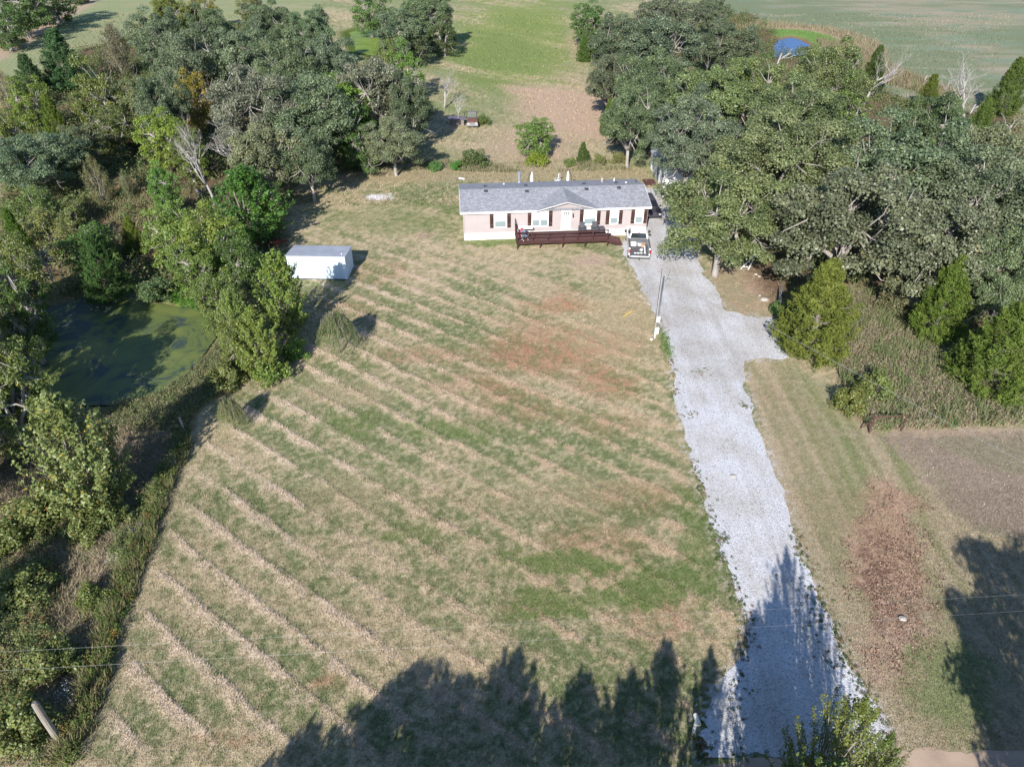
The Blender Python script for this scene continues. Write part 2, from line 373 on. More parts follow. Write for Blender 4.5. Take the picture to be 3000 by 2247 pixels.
    a = mixc(a, (.34, .235, .17), blob(u, v, 2600, 1600, 105, 210, n2) * .8)
    a = mixc(a, (.15, .095, .07), blob(u, v, 2565, 1670, 50, 120, n3) * .75 * sm(.3, .6, n6))
    a = mixc(a, (.33, .24, .18), blob(u, v, 2640, 1880, 120, 150, n2) * .7)
    a = mixc(a, (.18, .12, .085), blob(u, v, 2640, 1800, 90, 60, n3) * .6 * sm(.3, .6, n6))
    a = mixc(a, (.16, .19, .085), blob(u, v, 2790, 2000, 130, 150, n2) * .85)
    # yard under the oaks by the drive
    yd = inpoly(u, v, [(2060,800),(2110,760),(2300,760),(2290,930),(2180,928),(2125,910)]).astype(float)
    a = mixc(a, (.31, .26, .175), yd * .7)
    a = mixc(a, (.33, .25, .19), blob(u, v, 2230, 840, 40, 25, n2) * .8)
    a = mixc(a, (.33, .22, .15), yd * .5 * sm(.55, .65, n3))
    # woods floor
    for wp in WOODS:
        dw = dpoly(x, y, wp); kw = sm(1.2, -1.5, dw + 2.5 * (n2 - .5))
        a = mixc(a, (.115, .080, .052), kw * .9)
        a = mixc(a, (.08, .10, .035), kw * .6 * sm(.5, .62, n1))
    a = mixc(a, (.26, .225, .13), blob(u, v, 360, 590, 140, 50, n2) * .85)
    a = mixc(a, (.30, .18, .09), blob(u, v, 340, 560, 70, 14, n2) * .7)
    # rough ground left
    rl = sm(.6, -.4, dpoly(x, y, ROUGH_L) + .6 * (n3 - .5))
    a = mixc(a, (.27, .22, .155), rl * .9)
    a = mixc(a, (.13, .15, .07), rl * .7 * sm(.46, .6, n2))
    bank = sm(6.5, 4.5, dpoly(x, y, POND) + 3 * (n1 - .5))
    a = mixc(a, (.135, .125, .06), bank * .85)
    a = mixc(a, (.10, .19, .03), blob(u, v, 560, 860, 70, 25, n2) * .9)
    a = mixc(a, (.08, .12, .025), sm(3.5, 1.0, dpoly(x, y, POND3)))
    wr = sm(.5, -.5, dpoly(x, y, WEEDS_R)); a = mixc(a, (.20, .165, .10), wr * .8)
    # gravel strays
    dd = dpoly(x, y, DRIVE)
    a = mixc(a, (.42, .41, .40), sm(.8, .0, dd) * sm(.55, .62, n6) * .6)
    a = mixc(a, (.45, .44, .42), blob(u, v, 2120, 2080, 80, 70, n3) * .8 * sm(.46, .56, n6))
    # trodden patches
    a = mixc(a, (.55, .54, .54), blob(u, v, 1112, 578, 36, 9, n3))
    a = mixc(a, (.30, .22, .17), blob(u, v, 1238, 690, 22, 9, n3) * .8)
    a = mixc(a, (.33, .27, .17), blob(u, v, 1565, 229, 30, 5, n3) * .8)
    return np.clip(a * np.array([1.10, 1.06, 1.08]), .02, .8)

def relief(x, y):
    n1 = fbm(x, y, 11, 3, 1.5); n3 = fbm(x, y, .55, 3, 4.0); n5 = fbm(x, y, .28, 2, 7.0)
    dd = np.minimum(dpoly(x, y, DRIVE), 3.0)
    keep = sm(.25, 1.6, dd)
    p, m = stripe(x, y)
    z = .02 * (n1 - .5) + .035 * (n3 - .5) + p * m * (.022 + .055 * n5)
    z = z * keep * sm(15.8, 16.6, y - 1.2 * (x > 8))
    hm = np.array([(-6, 69.5), (15.5, 69.5), (15.5, 81), (-6, 81)])
    u, v = UV(x, y)
    rl = sm(.5, -1.5, dpoly(x, y, ROUGH_L)); z = z + rl * .22 * (fbm(x, y, 2.2, 3, 3.3) - .35)
    for pd, dep in ((POND, .75), (POND2, .8), (POND3, .6)):
        d = dpoly(x, y, pd); z = z - dep * sm(2.2, -1.2, d)
    d = dpoly(x, y, POND); z = z + .35 * np.exp(-((d - 4.5) / 1.6) ** 2) * (x > -31)
    return z

# ------------------------------------------------------------------ ground
def build_ground():
    ys = [-12.0]
    while ys[-1] < 262: ys.append(ys[-1] + (.9 if ys[-1] < 13 else .115 + .0042 * max(0, ys[-1] - 16)))
    ys = np.array(ys); nx = 500
    hw = 17 + .60 * np.maximum(ys, 0)
    t = np.linspace(-1, 1, nx)
    X = hw[:, None] * t[None, :]; Y = np.repeat(ys[:, None], nx, 1)
    x, y = X.ravel(), Y.ravel()
    z = relief(x, y)
    edge = np.minimum(1 - np.abs(np.tile(t, len(ys))), 1) * 40
    ed2 = np.minimum(y + 12, 262 - y)
    z *= sm(0, 1, np.minimum(edge, ed2))
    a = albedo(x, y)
    V = np.stack([x, y, z], 1); ny = len(ys)
    i = np.arange(ny - 1)[:, None] * nx + np.arange(nx - 1)[None, :]
    F = np.stack([i, i + 1, i + nx + 1, i + nx], 2).reshape(-1, 4)
    # the land beyond, to the horizon
    o = len(V); B = 5000.0
    x0, x1, x2, x3 = X[0, 0], X[0, -1], X[-1, -1], X[-1, 0]; ya, yb = ys[0], ys[-1]
    k = int(np.argmax(ys > 0)); 
    ring = np.array([(-B, -B, 0), (B, -B, 0), (B, B, 0), (-B, B, 0)], float)
    V = np.vstack([V, ring]); a = np.vstack([a, np.tile([.15, .17, .085], (4, 1))])
    ls = [r * nx for r in range(0, ny)]; rs = [r * nx + nx - 1 for r in range(0, ny)]
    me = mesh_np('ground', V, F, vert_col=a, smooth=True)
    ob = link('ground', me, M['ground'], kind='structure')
    # outer faces as a second sheet meeting the first edge to edge
    vs = [(-B,-B,0),(B,-B,0),(B,B,0),(-B,B,0),(x0,ya,0),(x1,ya,0),(X[k,-1],ys[k],0),(x2,yb,0),(x3,yb,0),(X[k,0],ys[k],0)]
    fs = [(0,1,5,4),(1,2,7,6,5),(2,3,8,7),(3,0,4,9,8)]
    m2 = bpy.data.meshes.new('far_ground'); m2.from_pydata(vs, [], fs); m2.materials.append(M['far'])
    o2 = bpy.data.objects.new('far_ground', m2); COL.objects.link(o2); o2['kind'] = 'structure'
M['far'] = paint('far_fields', (.15, .17, .085), .95, .05, 0, .3, .02)
build_ground()

def sheet(name, poly, z, mat, step=.35, wob=.18, seed=1, kind='structure'):
    """flat sheet with a ragged edge, triangulated"""
    R = np.random.RandomState(seed); pts = []
    n = len(poly)
    for i in range(n):
        a = np.array(poly[i]); b = np.array(poly[(i + 1) % n]); L = np.hypot(*(b - a)); k = max(1, int(L / step))
        for j in range(k): pts.append(a + (b - a) * j / k)
    pts = np.array(pts)
    pts += wob * 2 * np.stack([fbm(pts[:, 0], pts[:, 1], 1.1, 4, 3 + seed) - .5, fbm(pts[:, 0], pts[:, 1], 1.1, 4, 13 + seed) - .5], 1) * 2
    from mathutils.geometry import tessellate_polygon
    vv = [Vector((p[0], p[1], 0)) for p in pts]
    tr = tessellate_polygon([vv])
    me = bpy.data.meshes.new(name); me.from_pydata([(p.x, p.y, z) for p in vv], [], [tuple(t) for t in tr]); me.materials.append(mat)
    o = bpy.data.objects.new(name, me); COL.objects.link(o); o['kind'] = kind
    import bmesh
    bm = bmesh.new(); bm.from_mesh(me); bmesh.ops.recalc_face_normals(bm, faces=bm.faces)
    for f in bm.faces:
        if f.normal.z < 0: f.normal_flip()
    bm.to_mesh(me); bm.free()
    return o
def gravel_mat():
    m, nt, b = newmat('white_gravel'); L = nt.links
    tc = N(nt, 'ShaderNodeTexCoord')
    vo = N(nt, 'ShaderNodeTexVoronoi'); vo.inputs['Scale'].default_value = 16; L.new(tc.outputs['Object'], vo.inputs['Vector'])
    no = N(nt, 'ShaderNodeTexNoise'); no.inputs['Scale'].default_value = .35; no.inputs['Detail'].default_value = 5; L.new(tc.outputs['Object'], no.inputs['Vector'])
    sp = N(nt, 'ShaderNodeSeparateColor'); L.new(vo.outputs['Color'], sp.inputs[0])
    rp = N(nt, 'ShaderNodeValToRGB'); e = rp.color_ramp.elements; e[0].position = 0; e[0].color = (.26, .26, .27, 1); e[1].position = 1; e[1].color = (.58, .58, .605, 1)
    e2 = rp.color_ramp.elements.new(.15); e2.color = (.42, .42, .44, 1)
    L.new(sp.outputs[0], rp.inputs[0])
    r2 = N(nt, 'ShaderNodeValToRGB'); e = r2.color_ramp.elements; e[0].position = .38; e[0].color = (.86, .83, .78, 1); e[1].position = .6; e[1].color = (1, 1, 1, 1)
    L.new(no.outputs[0], r2.inputs[0])
    mx = N(nt, 'ShaderNodeMix', data_type='RGBA', blend_type='MULTIPLY'); mx.inputs['Factor'].default_value = 1; L.new(rp.outputs[0], mx.inputs['A']); L.new(r2.outputs[0], mx.inputs['B'])
    mp = N(nt, 'ShaderNodeMapping'); mp.inputs['Scale'].default_value = (.75, .045, 1); n3 = N(nt, 'ShaderNodeTexNoise'); n3.inputs['Scale'].default_value = 1.0; n3.inputs['Detail'].default_value = 7; n3.inputs['Roughness'].default_value = .65
    L.new(tc.outputs['Object'], mp.inputs[0]); L.new(mp.outputs[0], n3.inputs['Vector'])
    r3 = N(nt, 'ShaderNodeValToRGB'); e = r3.color_ramp.elements; e[0].position = .40; e[0].color = (.88, .86, .83, 1); e[1].position = .56; e[1].color = (1.04, 1.04, 1.04, 1); L.new(n3.outputs[0], r3.inputs[0])
    m3 = N(nt, 'ShaderNodeMix', data_type='RGBA', blend_type='MULTIPLY'); m3.inputs['Factor'].default_value = 1; L.new(mx.outputs['Result'], m3.inputs['A']); L.new(r3.outputs[0], m3.inputs['B'])
    L.new(m3.outputs['Result'], b.inputs['Base Color']); b.inputs['Roughness'].default_value = .9; b.inputs['Specular IOR Level'].default_value = .1
    bp = N(nt, 'ShaderNodeBump'); bp.inputs['Strength'].default_value = .6; bp.inputs['Distance'].default_value = .04
    L.new(vo.outputs['Distance'], bp.inputs['Height']); bp.invert = True; L.new(bp.outputs[0], b.inputs['Normal'])
    return m
M['gravel'] = gravel_mat()
M['dirt'] = paint('dirt_road_surface', (.36, .27, .205), .95, .05, 0, .16, .8, .5, 14)
sheet('dirt_road', [(-120, 8.5), (-40, 8.5), (0, 8.5), (40, 8.5), (120, 8.5), (120, 16.9), (40, 16.7), (24, 17.2), (16, 17.1), (9, 16.6), (3, 15.8), (-12, 15.4), (-40, 15.4), (-120, 15.4)], .012, M['dirt'], .5, .25, 4)
sheet('driveway', DRIVE, .022, M['gravel'], .22, .22, 2)

def water_mat():
    m, nt, b = newmat('duckweed_pond_water'); L = nt.links
    tc = N(nt, 'ShaderNodeTexCoord'); no = N(nt, 'ShaderNodeTexNoise'); no.inputs['Scale'].default_value = .22; no.inputs['Detail'].default_value = 8; no.inputs['Roughness'].default_value = .65
    L.new(tc.outputs['Object'], no.inputs['Vector'])
    no.inputs['Distortion'].default_value = 1.5; rp = N(nt, 'ShaderNodeValToRGB'); e = rp.color_ramp.elements; e[0].position = .42; e[0].color = (.035, .055, .045, 1); e[1].position = .60; e[1].color = (.125, .150, .040, 1); em = rp.color_ramp.elements.new(.48); em.color = (.085, .115, .035, 1)
    L.new(no.outputs[0], rp.inputs[0]); L.new(rp.outputs[0], b.inputs['Base Color']); b.inputs['Roughness'].default_value = .55; b.inputs['Specular IOR Level'].default_value = .5
    n2 = N(nt, 'ShaderNodeTexNoise'); n2.inputs['Scale'].default_value = 14; L.new(tc.outputs['Object'], n2.inputs['Vector'])
    bp = N(nt, 'ShaderNodeBump'); bp.inputs['Strength'].default_value = .2; bp.inputs['Distance'].default_value = .01; L.new(n2.outputs[0], bp.inputs['Height']); L.new(bp.outputs[0], b.inputs['Normal'])
    return m
def blue_water():
    m, nt, b = newmat('sky_tinted_pond_water'); L = nt.links
    b.inputs['Base Color'].default_value = (.008, .045, .19, 1); b.inputs['Roughness'].default_value = .2; b.inputs['Specular IOR Level'].default_value = .12  # deep blue of the sky's reflection is put into the base colour
    tc = N(nt, 'ShaderNodeTexCoord'); n2 = N(nt, 'ShaderNodeTexNoise'); n2.inputs['Scale'].default_value = 1.5; L.new(tc.outputs['Object'], n2.inputs['Vector'])
    bp = N(nt, 'ShaderNodeBump'); bp.inputs['Strength'].default_value = .25; bp.inputs['Distance'].default_value = .05; L.new(n2.outputs[0], bp.inputs['Height']); L.new(bp.outputs[0], b.inputs['Normal'])
    return m
sheet('duckweed_pond', [(x + (x - -31) * .04, y + (y - 52) * .04) for x, y in POND], -.30, water_mat(), 1, .2, 6)
sheet('blue_pond', POND2, -.35, blue_water(), 1.5, .3, 7)
M['algae'] = paint('algae_surface', (.14, .20, .03), .6, .4, 0, .2, .4)
sheet('algae_pond', POND3, -.25, M['algae'], 2, .4, 8)

# ------------------------------------------------------------------ plants: leaf and wood generators
def quads(P, Nn, size, asp=.6, R=None):
    """rhombic leaves: centres P, normals Nn, sizes"""
    n = len(P)
    Nn = Nn / (np.linalg.norm(Nn, axis=1, keepdims=True) + 1e-9)
    r = R.normal(size=(n, 3)); t = np.cross(Nn, r); t /= (np.linalg.norm(t, axis=1, keepdims=True) + 1e-9); b = np.cross(Nn, t)
    s = size[:, None]
    V = np.stack([P - t * s * .5, P + b * s * asp * .5, P + t * s * .5, P - b * s * asp * .5], 1).reshape(-1, 3)
    F = np.arange(n * 4).reshape(n, 4)
    return V, F
def unit(R, n):
    d = R.normal(size=(n, 3)); return d / np.linalg.norm(d, axis=1, keepdims=True)

def branch_curve(a, b, R, sag=.15, n=4):
    a = np.array(a, float); b = np.array(b, float); L = np.linalg.norm(b - a)
    mid = [a + (b - a) * t + R.normal(size=3) * L * sag * .35 * math.sin(math.pi * t) + np.array([0, 0, -L * sag * math.sin(math.pi * t) * .6]) for t in np.linspace(0, 1, n)]
    mid[0] = a; mid[-1] = b; return mid

def make_oak(seed, Rr=6.0, H=12.0, nc=85, lpc=420, leaf=.235, bare=.06, zf=.57, dmin=-.75, zmin=.12):
    R = np.random.RandomState(seed); wb = MB()
    zc, rz = H * zf, H * (1 - zf)
    fork = np.array([R.normal() * .2, R.normal() * .2, H * .22])
    wb.tube([(0,0,-.2), (.05,0,.3), tuple(fork * .5), tuple(fork)], [.48, .36, .32, .30], 8)
    cents = []; tries = 0
    ph = R.rand(6) * 6.28
    while len(cents) < nc and tries < 9000:
        tries += 1
        d = unit(R, 1)[0]
        if d[2] < dmin: continue
        az = math.atan2(d[1], d[0])
        lump = .84 + .18 * math.sin(3 * az + ph[0] + 2 * d[2]) + .10 * math.sin(5 * az + ph[1] - 3 * d[2]) + .06 * math.sin(9 * az + ph[2])
        k = (.45 + .55 * R.rand() ** .45) * lump
        c = np.array([d[0] * Rr * k, d[1] * Rr * k, zc + d[2] * rz * k])
        if c[2] < H * zmin: continue
        if all(np.linalg.norm((c - q) * (1, 1, 1.2)) > Rr * .185 for q in cents): cents.append(c)
    limbs = []
    for i in range(7):
        az = i * 2 * math.pi / 7 + R.rand() * .6; rr = Rr * (.35 + .2 * R.rand())
        e = np.array([math.cos(az) * rr, math.sin(az) * rr, zc + rz * (R.rand() * .7 - .35)])
        pts = branch_curve(fork, e, R, .12, 5); wb.tube(pts, list(np.linspace(.24, .10, 5)), 6); limbs += pts[2:]
    Ps, Ns, Ss, Cs = [], [], [], []
    for c in cents:
        q = min(limbs, key=lambda p: np.linalg.norm(p - c))
        wb.tube(branch_curve(q, c, R, .2, 4), [.085, .065, .045, .025], 5, False)
        if R.rand() < bare:      # bare pale twigs where leaves have dropped
            for _ in range(3):
                e = c + unit(R, 1)[0] * .6 + (c - np.array([0, 0, zc])) * .28 + np.array([0, 0, .4])
                wb.tube(branch_curve(c, e, R, .3, 4), [.035, .025, .015, .008], 4, False)
            continue
        rc = (.13 + .085 * R.rand()) * Rr * np.array([1, 1, .72])
        n = int(lpc * (.7 + .6 * R.rand())); d = unit(R, n); d[:, 2] = np.where(d[:, 2] < -.5, -d[:, 2] * .6, d[:, 2]) 
        rr = .45 + .6 * R.rand(n) ** .5
        P = c + d * rr[:, None] * rc; P += R.normal(size=P.shape) * .07
        Ps.append(P); Ns.append(d + np.array([0, -.1, .45]) + R.normal(size=P.shape) * .75); Ss.append(leaf * (.6 + .8 * R.rand(n)))
        cr = R.rand(); Cs.append(np.stack([R.rand(n), np.full(n, cr), R.rand(n) * (.72 + .28 * cr)], 1))
    P = np.vstack(Ps); V, F = quads(P, np.vstack(Ns), np.concatenate(Ss), .7, R)
    return mesh_np('oak_crown', V, F, face_col=np.vstack(Cs)), wb
def make_elm(seed, Rr=3.0, H=8.0, nb=130, lpb=110, leaf=.20, upright=.5, low=.12, spread=.22):
    """upright tree whose leaves follow long sprays"""
    R = np.random.RandomState(seed); wb = MB(); Ps, Ns, Ss, Cs = [], [], [], []
    stems = []
    for i in range(5):
        az = i * 1.26 + R.rand(); e = np.array([math.cos(az) * Rr * .35, math.sin(az) * Rr * .35, H * (.6 + .3 * R.rand())])
        pts = branch_curve((0, 0, 0), e, R, -.06, 6); wb.tube(pts, list(np.linspace(.13, .03, 6) * H / 8), 5); stems += pts[1:]
    for i in range(nb):
        t = low + (1 - low) * R.rand() ** .9; az = R.rand() * 6.283
        rad = Rr * (math.sin(math.pi * min(1, (t * .93 + .09))) ** .6) * (.55 + .5 * R.rand())
        e = np.array([math.cos(az) * rad, math.sin(az) * rad, H * t])
        s = np.array([e[0] * .25, e[1] * .25, max(.2, H * t - rad * (.4 + upright) - .3)])
        pts = branch_curve(s, e + np.array([0, 0, H * .10 * R.rand()]), R, -.06, 4); wb.tube(pts, [.035, .028, .018, .008], 4, False)
        n = int(lpb * (.6 + .8 * R.rand())); tt = .15 + .87 * R.rand(n) ** .8
        A = np.array(pts); idx = np.clip(tt * 3, 0, 2.999); i0 = idx.astype(int); f = (idx - i0)[:, None]
        P = A[i0] * (1 - f) + A[i0 + 1] * f
        P = P + R.normal(size=P.shape) * (spread * (1.35 - tt))[:, None] * Rr / 3
        d = P - np.array([0, 0, H * .45]); d /= np.linalg.norm(d, axis=1, keepdims=True)
        Ps.append(P); Ns.append(d * .8 + np.array([0, 0, .5]) + R.normal(size=P.shape) * .8); Ss.append(leaf * (.6 + .8 * R.rand(n)))
        Cs.append(np.stack([R.rand(n), np.full(n, R.rand()), R.rand(n)], 1))
    V, F = quads(np.vstack(Ps), np.vstack(Ns), np.concatenate(Ss), .6, R)
    return mesh_np('elm_crown', V, F, face_col=np.vstack(Cs)), wb
def make_cedar(seed, Rr=2.6, H=6.5, nf=430, lpf=105, leaf=.16, dens=1.0, pw=.75):
    R = np.random.RandomState(seed); wb = MB(); Ps, Ns, Ss, Cs = [], [], [], []
    wb.tube([(0,0,-.1), (0,0,H*.5), (.05,0,H*.93)], [.20, .12, .02], 7)
    ph = R.rand(4) * 6.28
    for i in range(nf):
        t = R.rand() ** 1.25; az = R.rand() * 6.283
        prof = ((1 - t) ** pw) * (.30 + .70 * sm(0, .16, t + .06)) 
        lump = .84 + .14 * math.sin(3 * az + ph[0] + 6 * t) + .10 * math.sin(7 * az + ph[1] + 11 * t)
        rad = max(.06, Rr * prof * lump * (.62 + .42 * R.rand()))
        c = np.array([math.cos(az) * rad, math.sin(az) * rad, H * (.05 + .95 * t)])
        ax = np.array([math.cos(az) * .75, math.sin(az) * .75, .75 + .5 * R.rand()]); ax /= np.linalg.norm(ax)
        if i % 5 == 0: wb.tube([(0, 0, max(.1, c[2] - rad * .5)), tuple(c)], [.035, .012], 4, False)
        n = int(lpf * (.6 + .8 * R.rand())); s_ = R.rand(n)
        ln = (.34 + .22 * R.rand()) * Rr / 2.6
        P = c + ax * ((s_ - .4) * ln * 1.5)[:, None] + R.normal(size=(n, 3)) * (.15 * (1.15 - s_))[:, None] * Rr / 2.6 * 1.1
        Ps.append(P); Ns.append(R.normal(size=(n, 3)) + np.array([math.cos(az), math.sin(az), .5]) * .8); Ss.append(leaf * (.55 + .7 * R.rand(n)))
        Cs.append(np.stack([R.rand(n) * .6 + .4 * s_, np.full(n, R.rand()), R.rand(n)], 1))
    V, F = quads(np.vstack(Ps), np.vstack(Ns), np.concatenate(Ss), .34, R)
    return mesh_np('cedar_crown', V, F, face_col=np.vstack(Cs)), wb
def make_shrub(seed, Rr=1.6, H=2.4, nc=26, lpc=150, leaf=.16):
    R = np.random.RandomState(seed); wb = MB(); Ps, Ns, Ss, Cs = [], [], [], []
    for i in range(nc):
        d = unit(R, 1)[0]; d[2] = abs(d[2]); k = .5 + .5 * R.rand()
        c = np.array([d[0] * Rr * k * .85, d[1] * Rr * k * .85, H * (.18 + .68 * d[2] * k)])
        wb.tube(branch_curve((d[0] * .15, d[1] * .15, 0), c, R, -.1, 3), [.035, .025, .010], 4, False)
        n = int(lpc * (.6 + .8 * R.rand())); dd = unit(R, n); rc = Rr * (.22 + .12 * R.rand())
        P = c + dd * rc * (.4 + .7 * R.rand(n) ** .5)[:, None] * np.array([1, 1, .9])
        P[:, 2] = np.abs(P[:, 2])
        Ps.append(P); Ns.append(dd + np.array([0, 0, .5]) + R.normal(size=P.shape) * .8); Ss.append(leaf * (.6 + .8 * R.rand(n)))
        Cs.append(np.stack([R.rand(n), np.full(n, R.rand()), R.rand(n)], 1))
    V, F = quads(np.vstack(Ps), np.vstack(Ns), np.concatenate(Ss), .6, R)
    return mesh_np('shrub_crown', V, F, face_col=np.vstack(Cs)), wb
def make_willow(seed, Rr=1.7, H=3.6, nb=230, lpb=50, leaf=.13):
    R = np.random.RandomState(seed); wb = MB(); Ps, Ns, Ss, Cs = [], [], [], []
    wb.tube([(0,0,-.1), (.02,0,H*.35), (.05,.03,H*.72)], [.07, .055, .03], 6)
    for i in range(nb):
        az = R.rand() * 6.283; rad = Rr * (.2 + .8 * R.rand() ** .6); top = H * (.62 + .38 * (1 - (rad / Rr) ** 2) * R.rand() ** .5)
        s = np.array([0, 0, H * (.3 + .4 * R.rand())]); m_ = np.array([math.cos(az) * rad * .7, math.sin(az) * rad * .7, top]); e = np.array([math.cos(az) * rad, math.sin(az) * rad, max(.15, top - H * (.25 + .35 * R.rand()))])
        if i % 3 == 0: wb.tube([s, m_, e], [.02, .012, .005], 4, False)
        n = lpb; tt = R.rand(n)[:, None]; P = (1 - tt) ** 2 * s * .3 + (1 - tt) ** 2 * m_ * .7 + 2 * tt * (1 - tt) * (m_ * .6 + e * .4 + np.array([0, 0, .2])) + tt ** 2 * e
        P = P + R.normal(size=P.shape) * .06; P[:, 2] = np.abs(P[:, 2])
        Ps.append(P); Ns.append(R.normal(size=P.shape) + np.array([0, -.4, .2])); Ss.append(leaf * (.5 + .8 * R.rand(n)))
        Cs.append(np.stack([R.rand(n), np.full(n, R.rand()), R.rand(n)], 1))
    V, F = quads(np.vstack(Ps), np.vstack(Ns), np.concatenate(Ss), .25, R)
    return mesh_np('willow_crown', V, F, face_col=np.vstack(Cs)), wb
def make_dead(seed, H=8.0, lean=(0, 0), depth=5, r0=.22, spread=.42, kids=3):
    R = np.random.RandomState(seed); wb = MB()
    def grow(p, d, L, r, k):
        pts = [p]; q = np.array(p, float); dd = np.array(d, float)
        for i in range(3):
            dd = dd + R.normal(size=3) * .16; dd /= np.linalg.norm(dd); q = q + dd * L / 3; pts.append(q.copy())
        wb.tube([tuple(a) for a in pts], list(np.linspace(r, r * .62, 4)), 6 if k > 2 else 4, k > 2)
        if k == 0: return
        for _ in range(kids if k < depth else kids + 1):
            nd = dd * 1.1 + R.normal(size=3) * spread; nd[2] = abs(nd[2]) * .7 + .45; nd /= np.linalg.norm(nd)
            b = pts[R.randint(2, 4)]
            grow(b, nd, L * (.55 + .25 * R.rand()), r * (.42 + .16 * R.rand()), k - 1)
    grow((0, 0, -.1), (lean[0], lean[1], 1), H * .42, r0, depth)
    return None, wb

PROTO = {}
def proto(kind, fn, args, leafm, woodm):
    L = []
    for a in args:
        cm, wb = fn(**a)
        if cm: cm.materials.append(leafm)
        wm = bpy.data.meshes.new(kind + '_wood'); wm.from_pydata(wb.v, [], wb.f); wm.materials.append(woodm)
        wm.polygons.foreach_set('use_smooth', [True] * len(wm.polygons))
        L.append((cm, wm))
    PROTO[kind] = L
proto('oak', make_oak, [dict(seed=11, nc=95, leaf=.18, lpc=640), dict(seed=12, nc=85, bare=.05, leaf=.20, lpc=520), dict(seed=13, nc=78, leaf=.23, lpc=440), dict(seed=14, nc=105, lpc=440, leaf=.21, bare=.04)], M['oak'], M['oakbark'])
proto('broad', make_oak, [dict(seed=81, Rr=4., H=9., nc=110, lpc=150, leaf=.20, zf=.5, dmin=-.95, zmin=.05, bare=.02), dict(seed=82, Rr=4., H=9., nc=90, lpc=170, leaf=.19, zf=.48, dmin=-.95, zmin=.04, bare=.04), dict(seed=83, Rr=4., H=9., nc=125, lpc=140, leaf=.21, zf=.5, dmin=-.95, zmin=.05, bare=.0)], M['elm'], M['oakbark'])
proto('elm', make_elm, [dict(seed=21), dict(seed=22, upright=.9, nb=150), dict(seed=23, nb=120)], M['elm'], M['bark'])
proto('spray', make_elm, [dict(seed=91, nb=95, lpb=210, leaf=.105, upright=1.5, spread=.15, low=.3)], M['elm'], M['bark'])
proto('cedar', make_cedar, [dict(seed=31), dict(seed=32), dict(seed=33, pw=.6)], M['cedar'], M['bark'])
proto('shrub', make_shrub, [dict(seed=41), dict(seed=42, nc=32), dict(seed=43, H=1.9)], M['olive'], M['bark'])
proto('willow', make_willow, [dict(seed=51)], M['willow'], M['bark'])
proto('sparse', make_elm, [dict(seed=61, nb=85, lpb=120, leaf=.17, spread=.38)], M['olive'], M['oakbark'])
proto('dead', make_dead, [dict(seed=71, r0=.22), dict(seed=72, spread=.36, r0=.2), dict(seed=73, depth=4, kids=2, spread=.4), dict(seed=77, spread=.45, r0=.2)], None, M['palebark'])
proto('snag', make_dead, [dict(seed=75, depth=2, kids=1, r0=.28), dict(seed=76, depth=2, kids=2, r0=.3, spread=.8)], None, M['palebark'])
REF = dict(spray=(3.0, 8.0, .5), broad=(4.0, 9.0, .5), oak=(6.0, 12.0, .60), elm=(3.0, 8.0, .5), cedar=(2.6, 6.5, .42), shrub=(1.6, 2.4, .45), willow=(1.7, 3.6, .5), sparse=(3.0, 8.0, .5), dead=(3.0, 10.5, .5), snag=(1.6, 7.0, .5))
NAMES = dict(spray=('leafy_tree', 'tree'), broad=('leafy_tree', 'tree'), oak=('oak_tree', 'tree'), elm=('leafy_tree', 'tree'), cedar=('cedar_tree', 'tree'), shrub=('shrub', 'shrub'), willow=('willow_tree', 'tree'), sparse=('thin_tree', 'tree'), dead=('dead_tree', 'dead tree'), snag=('snag', 'dead tree'))
def plant(kind, u, v, rpx, h, label, tint=(1, 1, 1), which=None, rot=None, at=None, group=None, name=None, sxy=None):
    r0, h0, cz = REF[kind]
    x, y = G(u, v, h * cz) if at is None else at
    Zd = y * math.cos(PITCH) + (CAM_H - h * cz) * math.sin(PITCH)
    s = sxy if sxy else rpx * Zd / FPX / r0
    RR = random.Random(int(u * 7 + v * 13 + h * 3)); pr = PROTO[kind]
    cm, wm = pr[RR.randrange(len(pr)) if which is None else which]
    nm, cat = NAMES[kind]
    if name: nm = name
    root = empty(nm, (x, y, -.05), RR.random() * 6.28 if rot is None else rot, label, cat, group)
    root.scale = (s, s, h / h0)
    t = link('trunk', wm, None, root)
    if cm:
        c = link('crown', cm, None, root); c.color = (*tint, 1)
    return root

